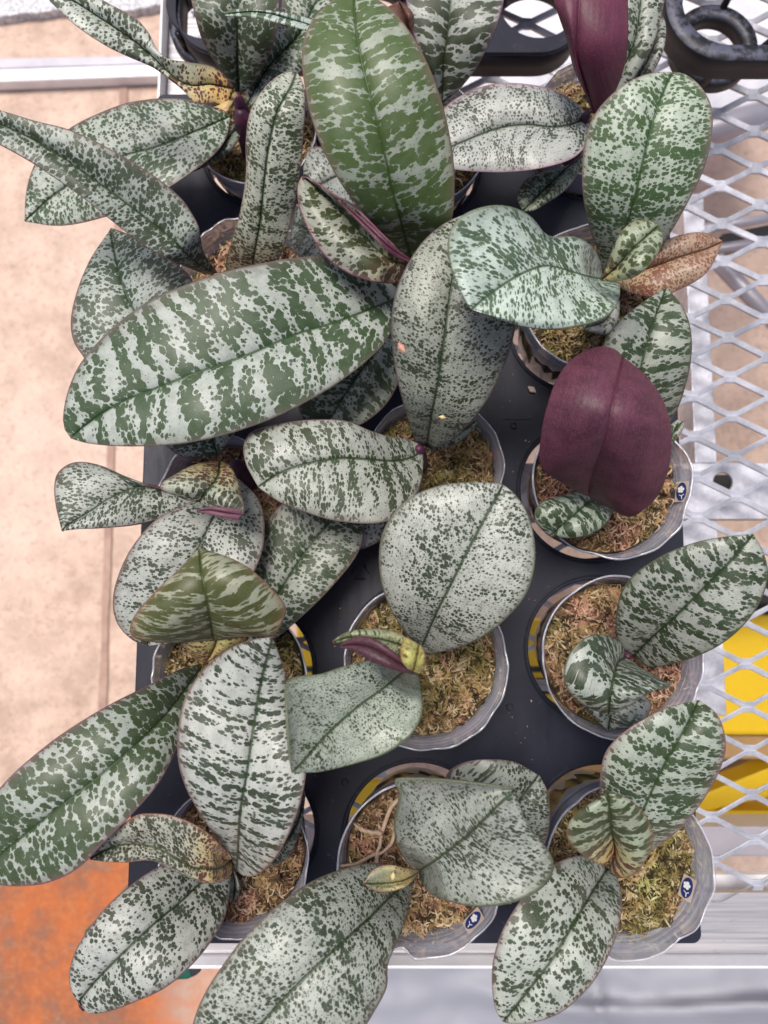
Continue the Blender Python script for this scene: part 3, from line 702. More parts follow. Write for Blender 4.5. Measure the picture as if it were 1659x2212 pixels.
def moss_mesh(name, seed, mats):
    """mound with curled sphagnum strands and chips; local origin at pot base"""
    rr = random.Random(seed); vs = []; fs = []; tint = []
    NR, NA = 16, 56; top0 = 0.087
    def hgt(x, y):
        q = math.hypot(x, y) / 0.054
        return top0 + 0.013 * mnoise.noise(Vector((x * 45 + seed, y * 45, 0))) + 0.0045 * mnoise.noise(Vector((x * 160, y * 160, seed))) - 0.010 * q ** 3
    vs.append((0, 0, hgt(0, 0))); tint.append(0.2)
    for i in range(1, NR + 1):
        for k in range(NA):
            an = 2 * math.pi * k / NA; ra = 0.0535 * i / NR; x, y = ra * math.cos(an), ra * math.sin(an)
            vs.append((x, y, hgt(x, y))); tint.append(0.15 + 0.2 * rr.random())
    for k in range(NA): fs.append((0, 1 + k, 1 + (k + 1) % NA))
    for i in range(1, NR):
        for k in range(NA):
            a = 1 + (i - 1) * NA; b2 = 1 + i * NA
            fs.append((a + k, b2 + k, b2 + (k + 1) % NA, a + (k + 1) % NA))
    b0 = 1 + (NR - 1) * NA; last = b0
    for (ra, z_) in ((0.0515, 0.05), (0.0462, 0.02), (0.0425, 0.004)):
        nb = len(vs)
        for k in range(NA):
            an = 2 * math.pi * k / NA; q = ra * (1 + 0.012 * rr.uniform(-1, 1)); vs.append((q * math.cos(an), q * math.sin(an), z_)); tint.append(rr.random() * 0.7)
        for k in range(NA): fs.append((last + k, nb + k, nb + (k + 1) % NA, last + (k + 1) % NA))
        last = nb
    # strands
    for s in range(2000):
        an = rr.uniform(0, 6.283); ra = 0.052 * math.sqrt(rr.random()); x, y = ra * math.cos(an), ra * math.sin(an)
        L = rr.uniform(0.003, 0.013); wd = rr.uniform(0.0003, 0.0010); dirn = rr.uniform(0, 6.283); curl = rr.uniform(-2.8, 2.8)
        z_ = hgt(x, y) + rr.uniform(-0.001, 0.003); tn = rr.random() ** 0.9; seg = 5; base = len(vs); arch = rr.uniform(0.0, 0.004)
        ph = rr.uniform(0, 6.28)
        for k in range(seg + 1):
            tt = k / seg; wk = wd * (1 - 0.75 * abs(2 * tt - 0.9)) * (1.25 if k % 2 else 0.8)
            zz = z_ + arch * math.sin(math.pi * tt) - 0.0012 * tt
            nx, ny = -math.sin(dirn), math.cos(dirn); tw = math.sin(ph + tt * 4)
            vs.append((x + nx * wk, y + ny * wk, zz + wk * tw)); vs.append((x - nx * wk, y - ny * wk, zz - wk * tw))
            tint += [tn, tn]
            x += math.cos(dirn) * L / seg; y += math.sin(dirn) * L / seg; dirn += curl / seg
            q = math.hypot(x, y)
            if q > 0.053: x *= 0.053 / q; y *= 0.053 / q
            if k: fs.append((base + 2 * k - 2, base + 2 * k - 1, base + 2 * k + 1, base + 2 * k))
    for s in range(90):
        an = rr.uniform(0, 6.283); ra = 0.050 * math.sqrt(rr.random()); x, y = ra * math.cos(an), ra * math.sin(an)
        L = rr.uniform(0.015, 0.042); wd = rr.uniform(0.00025, 0.0007); dirn = rr.uniform(0, 6.283); tn = rr.uniform(0.35, 1.0); seg = 14; base = len(vs); tw0 = rr.uniform(0, 6)
        for k in range(seg + 1):
            tt = k / seg; wk = wd * (1 - 0.6 * tt) * (1.2 if k % 2 else 0.85); nx, ny = -math.sin(dirn), math.cos(dirn)
            zz = hgt(x, y) + 0.002 + 0.0022 * math.sin(tw0 + 5 * tt)
            vs.append((x + nx * wk, y + ny * wk, zz)); vs.append((x - nx * wk, y - ny * wk, zz + 0.0004 * math.sin(tw0 * 3 + 9 * tt))); tint += [tn, tn]
            x += math.cos(dirn) * L / seg; y += math.sin(dirn) * L / seg; dirn += rr.uniform(-0.55, 0.55)
            if math.hypot(x, y) > 0.051: dirn = math.atan2(-y, -x) + rr.uniform(-.8, .8)
            if k: fs.append((base + 2 * k - 2, base + 2 * k - 1, base + 2 * k + 1, base + 2 * k))
    for s in range(14):          # bark chips
        an = rr.uniform(0, 6.283); ra = 0.045 * math.sqrt(rr.random()); x, y = ra * math.cos(an), ra * math.sin(an); zz = hgt(x, y) + 0.0015; base = len(vs)
        L = rr.uniform(0.004, 0.009); Wd = L * rr.uniform(0.4, 0.7); dn = rr.uniform(0, 6.283); tn = rr.uniform(0.15, 0.55); tl = rr.uniform(-0.25, 0.25)
        ring = [(math.cos(q * 1.047) * L * rr.uniform(.8, 1.1), math.sin(q * 1.047) * Wd * rr.uniform(.8, 1.1)) for q in range(6)]
        for h_ in (-0.0012, 0.0012):
            for (a2, b2) in ring: vs.append((x + a2 * math.cos(dn) - b2 * math.sin(dn), y + a2 * math.sin(dn) + b2 * math.cos(dn), zz + h_ + a2 * tl)); tint.append(tn)
        fs.append(tuple(base + 6 + q for q in range(6)))
        for q in range(6): fs.append((base + q, base + (q + 1) % 6, base + 6 + (q + 1) % 6, base + 6 + q))
    # curly clumps: short fronds radiating from a core
    for s in range(85):
        an = rr.uniform(0, 6.283); ra = 0.047 * math.sqrt(rr.random()); cx_, cy_ = ra * math.cos(an), ra * math.sin(an); cz = hgt(cx_, cy_) + 0.001
        tn0 = rr.random()
        for q in range(20):
            d0 = rr.uniform(0, 6.283); L = rr.uniform(0.0025, 0.0065); x, y, zz = cx_, cy_, cz; base = len(vs); wd = rr.uniform(0.0004, 0.0011); cu_ = rr.uniform(-2, 2); tn = min(1, max(0, tn0 + rr.uniform(-.15, .15)))
            for k in range(4):
                tt = k / 3; wk = wd * (1 - tt * 0.8); nx, ny = -math.sin(d0), math.cos(d0)
                zz = cz + 0.0035 * math.sin(math.pi * tt * 0.75) + rr.uniform(-.0002, .0002)
                vs.append((x + nx * wk, y + ny * wk, zz)); vs.append((x - nx * wk, y - ny * wk, zz + 0.0003)); tint += [tn, tn]
                x += math.cos(d0) * L / 3; y += math.sin(d0) * L / 3; d0 += cu_ / 3
                if k: fs.append((base + 2 * k - 2, base + 2 * k - 1, base + 2 * k + 1, base + 2 * k))
    me = bpy.data.meshes.new(name); me.from_pydata(vs, [], fs); me.materials.append(mats)
    me.polygons.foreach_set('use_smooth', [True] * len(fs))
    at = me.attributes.new('tint', 'FLOAT', 'POINT'); at.data.foreach_set('value', tint)
    return me
mossd = {}
for i, (k, m_) in enumerate(MOSS.items()):
    for q in range(2): mossd[(k, q)] = moss_mesh('moss', 10 * i + q + 1, m_)
potd = []
for q in range(5):
    a_, b_, c_, d_ = pot_mesh(q + 1); potd.append((a_, b_, c_, d_))
potmesh = []
for a_, b_, c_, d_ in potd:
    m1 = bpy.data.meshes.new('pot'); m1.from_pydata(a_, [], b_); m1.materials.append(M_POT); m1.polygons.foreach_set('use_smooth', [True] * len(b_))
    m2 = bpy.data.meshes.new('lip'); m2.from_pydata(c_, [], d_); m2.materials.append(M_RIM); m2.polygons.foreach_set('use_smooth', [True] * len(d_))
    potmesh.append((m1, m2))
ROOT = {}; POTW = {}
for i, (k, v) in enumerate(POTS.items()):
    u, vv, rp, ms, lab = v[:5]
    small = rp < 160
    zr = 0.034 if small else 0.058
    c0 = W(u, vv, zr); depth = (CAMH - zr) / (math.cos(TH) - (CY - vv) / FPX * math.sin(TH))
    rw = rp * depth / FPX; sc = rw / 0.0605; base = Vector((c0.x, c0.y, zr - 0.102 * sc))
    r0 = empty('potted_orchid', base); tag(r0, lab, 'potted plant', 'orchids in clear pots in the black tray'); ROOT[k] = r0; POTW[k] = (c0.x, c0.y, sc, zr)
    pm, lm = potmesh[i % 5]
    rz = random.Random(i).uniform(0, 6.28)
    p_ = link(bpy.data.objects.new('pot', pm), r0); p_.scale = (sc,) * 3; p_.rotation_euler[2] = rz
    l_ = link(bpy.data.objects.new('lip', lm), p_)
    mo = link(bpy.data.objects.new('moss', mossd[(ms, i % 2)]), r0); mo.scale = (sc,) * 3; mo.rotation_euler[2] = rz * 2

def stem(k, u, v, z1=0.075, r_=0.007, lean=(0, 0)):
    r0 = ROOT[k]; p = W(u, v, z1); cx, cy, sc, zr = POTW[k]
    b0 = Vector((lerp(p.x, cx, 0.25), lerp(p.y, cy, 0.25), zr - 0.022))
    pts = [b0.lerp(p, q / 6) for q in range(7)]
    tube('stem', pts, [r_ * 1.25, r_ * 1.2, r_ * 1.1, r_, r_ * .95, r_ * .8, r_ * .4], M_STEM, r0, r0.location)

# ---------------------------------------------------------------- trays
def tray_outline(x0, y0, x1, y1, r_, n=10):
    o = []
    for (cx, cy, a0) in ((x1 - r_, y0 + r_, -90), (x1 - r_, y1 - r_, 0), (x0 + r_, y1 - r_, 90), (x0 + r_, y0 + r_, 180)):
        for k in range(n + 1):
            a = math.radians(a0 + 90 * k / n); o.append((cx + r_ * math.cos(a), cy + r_ * math.sin(a)))
    return o
tx0 = W(305, 1181, 0)[0]; tx1 = W(1475.5, 1181, 0)[0]; ty0 = W(900, 2036, 0)[1]; ty1 = W(900, 205, 0)[1]
tray = empty('pot_tray', (tx0, ty0, -0.09)); TO = tray.location
tag(tray, 'large black plastic carrier tray holding the fifteen orchid pots', 'tray')
holes = []
for k, (hx, hy, sc, zr) in POTW.items():
    holes.append((hx, hy, (0.0440 + 0.0125 * ((0.102 * sc - zr) / (0.102 * sc))) * sc + (0.0045 if zr < 0.05 else 0.0085)))
plate('top_panel', tray_outline(tx0, ty0, tx1, ty1, 0.006), holes, 0.0, 0.004, M_TRAY, tray, TO, 0.001, 72)
def ringwall(name, hx, hy, r0_, r1_, z0_, z1_, mat_, parent, off, th=0.0012, n=64):
    vs = []; fs = []
    for k in range(n):
        a = 2 * math.pi * k / n; c_, s2 = math.cos(a), math.sin(a)
        for (r_, z_) in ((r0_, z0_), (r1_, z1_), (r1_ + th, z1_), (r0_ + th, z0_)): vs.append((hx + r_ * c_, hy + r_ * s2, z_))
    for k in range(n):
        a = 4 * k; b2 = 4 * ((k + 1) % n)
        for q in range(4): fs.append((a + q, a + (q + 1) % 4, b2 + (q + 1) % 4, b2 + q))
    return mesh(name, vs, fs, mat_, parent, off)
for (hx, hy, hr) in holes:
    ringwall('cup_collar', hx, hy, hr - 0.0004, hr - 0.002, -0.0045, -0.022, M_TRAY, tray, TO)
    ringwall('cup_edge', hx, hy, hr + 0.0012, hr + 0.0016, 0.0001, 0.0011, M_TRAY, tray, TO, 0.0012, 72)
for i_, (lo, hi) in enumerate((((tx0 + .001, ty0, -.045), (tx1 - .001, ty0 + .002, -.0045)), ((tx0 + .001, ty1 - .002, -.045), (tx1 - .001, ty1, -.0045)),
               ((tx0, ty0 + .003, -.045), (tx0 + .002, ty1 - .003, -.0045)), ((tx1 - .002, ty0 + .003, -.045), (tx1, ty1 - .003, -.0045)))):
    box('side_wall', lo, hi, M_TRAY, tray, TO)
# legs between cups and ribs moulded in the panel
def midp(*ks): return Vector((sum(POTW[k][0] for k in ks) / len(ks), sum(POTW[k][1] for k in ks) / len(ks), 0))
for ks in (('A','B','K','D'),('B','C','D','E'),('C','L','E','N'),('L','M','N','O'),('K','D','J','H'),('D','E','H','I'),('E','N','I','R'),('N','O','R','Q')):
    p = midp(*ks)
    ringwall('support_post', p.x, p.y, 0.009, 0.006, -0.0045, -0.090, M_TRAY, tray, TO, 0.0012, 20)
for u, v in ((1101, 1527), (745, 1690), (1110, 920)):
    p = W(u, v, 0.0)
    ringwall('moulding_mark', p.x, p.y, 0.0022, 0.0020, 0.0001, 0.0010, M_TRAY, tray, TO, 0.0007, 20)
for v in (905, 1235, 1650):
    p0_ = W(1104, v, 0)
    box('panel_rib', (W(1085, v, 0)[0], p0_.y - 0.0006, 0.0001), (W(1150, v, 0)[0], p0_.y + 0.0006, 0.0007), M_TRAY, tray, TO)
def emboss(txt, u, v, size, name='embossed_text'):
    cu = bpy.data.curves.new(name, 'FONT'); cu.body = txt; cu.size = size; cu.extrude = 0.00025; cu.offset = 0.0
    ob = bpy.data.objects.new(name, cu); COL.objects.link(ob); dg = bpy.context.evaluated_depsgraph_get()
    me = bpy.data.meshes.new_from_object(ob.evaluated_get(dg)); bpy.data.objects.remove(ob); bpy.data.curves.remove(cu)
    me.materials.clear(); me.materials.append(M_TRAY)
    o = link(bpy.data.objects.new(name, me), tray); p = W(u, v, 0.0004)
    o.location = p - Vector(TO); o.rotation_euler[2] = math.pi / 2
emboss('PP', 810, 1245, 0.009); emboss('LAS', 735, 1335, 0.009)
# recycling mark beside PP
for k in range(3):
    a = math.radians(120 * k + 90); cp = W(778, 1236, 0); cpx = cp.x; cpy = cp.y; R_ = 0.007
    q0 = Vector((cpx + R_ * math.cos(a + .35), cpy + R_ * math.sin(a + .35), 0.0003)); q1 = Vector((cpx + R_ * math.cos(a + 1.75), cpy + R_ * math.sin(a + 1.75), 0.0003))
    tube('recycling_arrow', [q0, q0.lerp(q1, .7), q0.lerp(q1, .71), q1], [0.0004, 0.0004, 0.0011, 0.0001], M_TRAY, tray, TO, 8)

# second and third trays beyond
t2x0 = W(380, 0, -0.02)[0]; t2y0 = W(1100, 112, -0.02)[1]; t2x1 = W(1262, 60, -0.02)[0]
tr2 = empty('pot_tray', (t2x0, t2y0, -0.09)); tag(tr2, 'black plastic tray with empty round openings behind the orchids', 'tray', 'empty trays at the back of the bench')
hs = []
for i in range(3):
    for j in range(2): hs.append((t2x0 + 0.078 + i * 0.148, t2y0 + 0.082 + j * 0.145, 0.052))
hs = [(W(1165, 38, -0.02)[0] - 0.296 + 0.148 * i, W(1165, 38, -0.02)[1] + 0.016 + 0.145 * j, 0.036) for i in range(3) for j in range(2)]
plate('top_panel', tray_outline(t2x0, t2y0, t2x1, t2y0 + 0.36, 0.04), hs, -0.02, 0.004, M_TRAY, tr2, tr2.location, 0.001)
ol = tray_outline(t2x0, t2y0, t2x1, t2y0 + 0.36, 0.04); n = len(ol)
vs = [(x, y, z_) for z_ in (-0.0245, -0.05) for x, y in ol] 
o = mesh('side_wall', vs, [(i + n, (i + 1) % n + n, (i + 1) % n, i) for i in range(n)], M_TRAYM, tr2, tr2.location)
m_ = o.modifiers.new('thickness', 'SOLIDIFY'); m_.thickness = 0.002
for (hx, hy, hr) in hs:
    ringwall('cup_ring', hx, hy, hr * 0.93, hr * 0.93, -0.055, -0.045, M_TRAYM, tr2, tr2.location, 0.008)
    for a in range(4):
        an = math.radians(45 + 90 * a); q = Vector((hx + (hr + .002) * math.cos(an), hy + (hr + .002) * math.sin(an), -0.0245))
        tube('cup_spoke', [q, q + Vector((-0.004 * math.cos(an), -0.004 * math.sin(an), -0.026))], 0.003, M_TRAYM, tr2, tr2.location, 8)
# third tray: band frame with cup rings hanging on spokes
z3 = 0.0
fx0 = W(1440, 60, z3)[0]; fy0 = W(1659, 131, z3)[1]
tr3 = empty('pot_tray', (fx0, fy0, -0.09)); tag(tr3, 'mottled black ring-frame tray at the top right corner of the bench', 'tray', 'empty trays at the back of the bench')
TW = 0.42; TD = 0.40
def frame_band(x0, y0, x1, y1, r_, wd, ztop, hgt_, name):
    oo = tray_outline(x0, y0, x1, y1, r_, 14); ii = tray_outline(x0 + wd, y0 + wd, x1 - wd, y1 - wd, r_ - wd * 0.8, 14); n = len(oo)
    vs = []
    for L_, z_ in ((oo, ztop - hgt_), (oo, ztop - .002), ([(a[0] * .96 + b2[0] * .04, a[1] * .96 + b2[1] * .04) for a, b2 in zip(oo, ii)], ztop),
                   ([(a[0] * .06 + b2[0] * .94, a[1] * .06 + b2[1] * .94) for a, b2 in zip(oo, ii)], ztop), (ii, ztop - .002), (ii, ztop - hgt_)):
        vs += [(x, y, z_) for x, y in L_]
    fs = []
    for r2 in range(6):
        a = r2 * n; b2 = ((r2 + 1) % 6) * n
        for i in range(n): fs.append((a + i, a + (i + 1) % n, b2 + (i + 1) % n, b2 + i))
    return mesh(name, vs, fs, M_TRAYM, tr3, tr3.location)
frame_band(fx0, fy0, fx0 + TW, fy0 + TD, 0.052, 0.0155, z3, 0.022, 'rim_frame')
rc = W(1541, 100, -0.055)
for i in range(3):
    for j in range(3):
        cx, cy = rc.x + i * 0.125, rc.y + j * 0.125
        ringwall('cup_ring', cx, cy, 0.0268, 0.0275, -0.066, -0.052, M_TRAYM, tr3, tr3.location, 0.0125)
        for a in (20, 65, 110, 155, 245, 290, 335):
            an = math.radians(a + 10); q0 = Vector((cx + 0.037 * math.cos(an), cy + 0.037 * math.sin(an), -0.058)); q1 = Vector((cx + 0.050 * math.cos(an), cy + 0.050 * math.sin(an), -0.016))
            if a in (65, 155, 245, 335): tube('cup_spoke', [q0, q0.lerp(q1, .5), q1], 0.0035, M_TRAYM, tr3, tr3.location, 8)
for i in range(2):
    xx = rc.x + 0.0625 + i * 0.125
    box('cross_strut', (xx - 0.004, fy0 + 0.017, -0.02), (xx + 0.004, fy0 + TD - 0.017, -0.006), M_TRAYM, tr3, tr3.location, 0.001)
for i in range(2):
    yy_ = rc.y + 0.0625 + i * 0.125
    box('cross_strut', (fx0 + 0.017, yy_ - 0.004, -0.0185), (fx0 + TW - 0.017, yy_ + 0.004, -0.0045), M_TRAYM, tr3, tr3.location, 0.001)

#LEAVES#
# ---------------------------------------------------------------- leaves
A = ROOT
GR2 = (0.055, 0.115, 0.050); GRB = (0.060, 0.150, 0.050); SG = (0.070, 0.105, 0.065); OL = (0.095, 0.125, 0.035)
SIL2 = (0.42, 0.46, 0.42); SILW = (0.56, 0.59, 0.57)
YO = dict(margin=(0.16, 0.10, 0.06))
# --- plant A
stem('A', 518, 240, 0.075, 0.0085); stem('A', 512, 205, 0.085, 0.006)
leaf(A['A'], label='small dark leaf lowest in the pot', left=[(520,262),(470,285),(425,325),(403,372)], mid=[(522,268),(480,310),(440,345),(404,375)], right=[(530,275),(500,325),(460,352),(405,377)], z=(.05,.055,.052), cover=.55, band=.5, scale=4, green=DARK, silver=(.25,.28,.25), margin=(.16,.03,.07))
leaf(A['A'], left=[(492,246),(400,214),(290,219),(200,250),(135,288),(80,345),(57,410),(53,478)], mid=[(497,252),(420,285),(340,317),(250,343),(130,412),(54,477)], right=[(497,252),(488,300),(450,345),(370,402),(300,440),(220,470),(130,488),(55,479)], z=(.055,.066,.068,.06,.05,.045), cover=.52, band=.45, scale=3.4, stretch=.95, green=GR2, silver=SILVER, speck=.35)
leaf(A['A'], left=[(528,235),(535,180),(560,130),(600,60),(612,-30)], mid=[(529,238),(575,150),(645,75),(690,-10),(700,-30)], right=[(530,240),(600,190),(665,140),(720,60),(760,-30)], z=(.06,.075,.085,.09), cover=.6, band=.7, scale=3.2, green=GR2, silver=SIL2)
leaf(A['A'], left=[(512,205),(475,150),(440,95),(420,30),(408,-30),(410,-80)], mid=[(516,205),(513,140),(513,70),(515,0),(515,-80)], right=[(522,205),(555,170),(585,110),(601,40),(604,-20),(600,-80)], z=(.065,.09,.11,.12,.12), cover=.74, band=.6, scale=3.3, green=(.055,.09,.045), silver=(.38,.42,.38), speck=.3)
leaf(A['A'], label='twisted leaf with a yellow and red base',
     left=[(507,190),(480,158),(455,142),(400,133),(362,126),(338,104),(322,72),(296,42),(255,18),(215,-4),(180,-30)],
     mid=[(505,192),(455,182),(412,185),(380,170),(345,138),(318,112),(275,78),(230,48),(175,12),(140,-10),(115,-32)],
     right=[(490,240),(468,222),(440,224),(418,220),(395,195),(366,172),(330,146),(280,124),(230,100),(170,60),(130,25),(98,-10),(90,-34)],
     z=(.125,.133,.138,.142,.146,.150,.154,.158,.162,.165,.168), dl=[0,.001,.003,.002,.0,.0,.0,0], dr=[0,0,.001,.002,.0,0,-.001,0], cover=.50, band=.4, scale=4.2, speck=.5, green=SG, silver=(.58,.63,.59), young=1.0, ylen=.46, bul=.002)
leaf(A['A'], name='leaf_sheath', label='pale yellow base of the twisted leaf', left=[(507,190),(485,200),(468,212),(455,226)], mid=[(508,196),(492,210),(478,222),(462,230)], right=[(513,203),(503,220),(493,236),(488,241)], z=(.105,.125,.128), cover=-1, band=0, speck=0, silver=(.62,.44,.20), green=(.55,.38,.18), margin=(.5,.3,.2), bul=.002, wav=0)
# --- plant B
leaf(A['B'], label='long folded leaf reaching out to the left', rails=(2, [
     ([(470,588),(440,545),(430,490),(420,470),(395,432),(350,392),(290,352),(220,312),(150,280),(80,262),(0,238),(-60,222)], [.10,.12,.145,.165,.178,.186,.19]),
     ([(469,590),(430,550),(400,505),(350,455),(290,408),(220,362),(150,325),(70,285),(0,255),(-60,240)], [.10,.118,.14,.16,.174,.183,.187]),
     ([(465,591),(415,560),(370,515),(310,468),(240,415),(170,365),(100,318),(40,286),(-10,266),(-60,250)], [.10,.114,.134,.154,.169,.178,.183]),
     ([(458,592),(390,553),(320,505),(250,455),(180,400),(110,348),(50,310),(0,287),(-60,262)], [.10,.116,.138,.158,.172,.181,.186]),
     ([(440,592),(375,565),(310,530),(250,484),(180,428),(120,386),(60,346),(0,312),(-60,280)], [.10,.117,.138,.158,.172,.182,.187])]),
     bul=.001, wav=.0012, cover=.62, band=.35, scale=4.2, stretch=.7, speck=.6, green=(.06,.09,.065), silver=(.42,.47,.44))
leaf(A['B'], label='upright narrow leaf bent over at its tip', left=[(505,620),(487,577),(500,520),(518,460),(530,380),(531,300),(540,240),(570,190),(605,160),(632,153)], mid=[(540,630),(548,560),(562,480),(570,400),(580,320),(600,240),(630,185),(640,157)], right=[(575,620),(603,560),(625,490),(645,400),(655,300),(659,230),(655,180),(640,154)],
     z=(.05,.085,.11,.13,.145,.155,.15), dl=[0,.002,-.003,-.006,-.006,0], dr=[0,.002,-.002,-.005,-.005,0], lin=.1, cover=.46, band=.4, scale=4.6, stretch=.7, speck=.7, green=(.06,.10,.05), silver=(.54,.58,.52), young=.6, ylen=.3, bul=.002)
# --- plant C
stem('C', 505, 1000, 0.08, 0.007)
leaf(A['C'], left=[(470,985),(400,990),(350,955),(250,870),(178,768),(158,735),(153,690),(167,625),(195,560),(235,500)], mid=[(470,985),(452,925),(380,800),(285,662),(258,590),(242,520),(238,494)], right=[(472,984),(515,915),(500,800),(460,700),(412,600),(370,560),(300,515),(240,492)],
     z=(.055,.07,.085,.10,.105,.095), cover=.6, band=.6, scale=3.6, speck=.6, green=(.055,.10,.065), silver=(.44,.50,.48))
leaf(A['C'], label='broad lower leaf spreading to the front left', left=[(500,1050),(420,1080),(340,1120),(283,1185),(250,1258),(244,1310),(255,1350),(285,1382),(318,1396)], mid=[(510,1040),(465,1110),(430,1183),(385,1270),(345,1345),(317,1394)], right=[(512,1030),(560,1080),(572,1140),(560,1210),(520,1280),(450,1345),(380,1385),(318,1396)],
     z=(.06,.09,.10,.10,.095,.085), cover=.36, band=.45, scale=4.4, stretch=.75, speck=.3, green=(.045,.06,.045), silver=(.46,.49,.48))
leaf(A['C'], label='twisted base of the curled leaf with a maroon tinge', left=[(472,995),(430,1000),(385,1020),(345,1052),(400,1080)], mid=[(475,996),(470,1030),(448,1060),(430,1085)], right=[(477,994),(500,1010),(520,1060),(526,1110),(490,1120)], z=(.10,.125,.135,.13), dl=.004, dr=-.004, cover=.5, band=.3, scale=4, green=(.05,.06,.04), silver=(.36,.40,.34), young=.75, ylen=.8)
leaf(A['C'], label='curled pale leaf pointing left', rails=(1, [
     ([(505,1012),(485,1060),(470,1090),(400,1068),(330,1050),(270,1028),(220,1006),(175,997),(145,1004),(121,1028),(118,1075),(133,1147)], [.12,.15,.165,.17,.17,.165,.15]),
     ([(515,1040),(500,1080),(440,1085),(370,1062),(300,1052),(240,1075),(190,1108),(150,1132),(134,1146)], [.12,.145,.15,.155,.155,.15,.148]),
     ([(524,1085),(515,1108),(450,1103),(370,1118),(290,1135),(210,1142),(170,1143),(134,1147)], [.12,.14,.14,.14,.14,.142,.147])]),
     cover=.5, band=.6, scale=4.4, stretch=.8, green=(.045,.075,.045), silver=(.48,.52,.50), speck=.5)
leaf(A['C'], name='leaf_fold', label='pink underside where the curled leaf folds', left=[(425,1103),(455,1094),(490,1096),(524,1100)], mid=[(425,1104),(455,1102),(490,1108),(522,1112)], right=[(425,1105),(455,1112),(490,1120),(515,1124)], z=(.155,.158,.155), under=True, um=undermat('leaf_underside_pink', (.15,.06,.09), (.12,.045,.07)), bul=.001, wav=0)
# --- plant L
leaf(A['L'], label='lower right leaf with rounded end', left=[(535,1400),(540,1300),(550,1200),(575,1130),(620,1080),(690,1050)], mid=[(540,1400),(600,1285),(675,1172),(730,1110),(755,1075)], right=[(545,1402),(600,1375),(660,1325),(720,1265),(770,1200),(788,1150),(785,1100),(760,1072)], z=(.05,.07,.075,.075,.07), cover=.62, band=.45, scale=3.4, green=(.045,.085,.03), silver=(.40,.43,.40), speck=.4)
leaf(A['L'], label='long leaf reaching to the left picture edge', left=[(440,1432),(390,1445),(330,1475),(240,1520),(160,1568),(80,1626),(20,1680),(-30,1740),(-50,1800),(-45,1870)], mid=[(436,1438),(370,1530),(300,1602),(220,1672),(120,1750),(30,1822),(-45,1885)], right=[(432,1440),(405,1540),(385,1610),(345,1690),(280,1765),(230,1815),(170,1875),(110,1905),(60,1914),(0,1912),(-40,1895)],
     z=(.06,.11,.14,.15,.155,.15,.14), cover=.72, band=.7, scale=2.7, speck=.35, green=(.075,.12,.065), silver=(.42,.47,.44), margin=(.14,.075,.085))
leaf(A['L'], label='yellow leaf base under the olive leaf', left=[(436,1436),(412,1415),(398,1388),(400,1360)], mid=[(438,1438),(455,1415),(467,1385),(467,1350)], right=[(442,1436),(500,1400),(535,1375),(550,1350)], z=(.125,.138,.148,.15), cover=.35, band=0, scale=4.5, green=(.32,.09,.14), silver=(.56,.52,.20), young=.9, ylen=.9, margin=(.3,.14,.06))
leaf(A['L'], label='olive barred triangular leaf', left=[(455,1384),(400,1388),(355,1389),(312,1385),(286,1376),(280,1358),(290,1330),(330,1282),(380,1235),(428,1185)], mid=[(462,1384),(456,1345),(446,1290),(436,1235),(430,1185)], right=[(468,1384),(530,1376),(580,1374),(596,1370),(614,1335),(617,1310),(596,1280),(540,1228),(490,1202),(432,1184)],
     z=(.15,.175,.19,.19,.18), dl=[0,-.012,-.02,-.012,0], dr=[0,-.012,-.02,-.012,0], cover=.74, band=1.35, bs=1.5, scale=4.2, stretch=.26, speck=.4, green=(.13,.14,.04), silver=(.36,.38,.29), margin=(.18,.10,.06))
# --- plant M
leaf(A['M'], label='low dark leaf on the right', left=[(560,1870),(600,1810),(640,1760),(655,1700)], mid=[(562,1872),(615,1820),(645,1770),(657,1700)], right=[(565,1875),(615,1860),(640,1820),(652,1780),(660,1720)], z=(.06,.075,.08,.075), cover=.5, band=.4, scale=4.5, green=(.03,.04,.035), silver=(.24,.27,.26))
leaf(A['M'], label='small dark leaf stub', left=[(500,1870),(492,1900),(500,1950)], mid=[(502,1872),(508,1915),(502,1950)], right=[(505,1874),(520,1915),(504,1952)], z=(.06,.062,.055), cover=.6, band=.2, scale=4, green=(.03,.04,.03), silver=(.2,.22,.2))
leaf(A['M'], label='long oval leaf hanging over the frame corner', left=[(490,1868),(440,1850),(380,1856),(325,1882),(270,1922),(215,1975),(170,2040),(150,2095),(152,2135),(168,2165),(182,2180)], mid=[(496,1872),(440,1903),(390,1948),(330,1998),(270,2055),(215,2110),(172,2165),(182,2181)], right=[(497,1876),(497,1925),(485,1985),(455,2035),(410,2090),(355,2135),(290,2165),(230,2186),(195,2190),(182,2182)],
     z=(.06,.085,.105,.12,.125,.12,.115), cover=.42, band=.5, scale=3.6, stretch=.9, speck=.5, green=(.04,.065,.045), silver=(.50,.53,.52), margin=(.12,.08,.08))
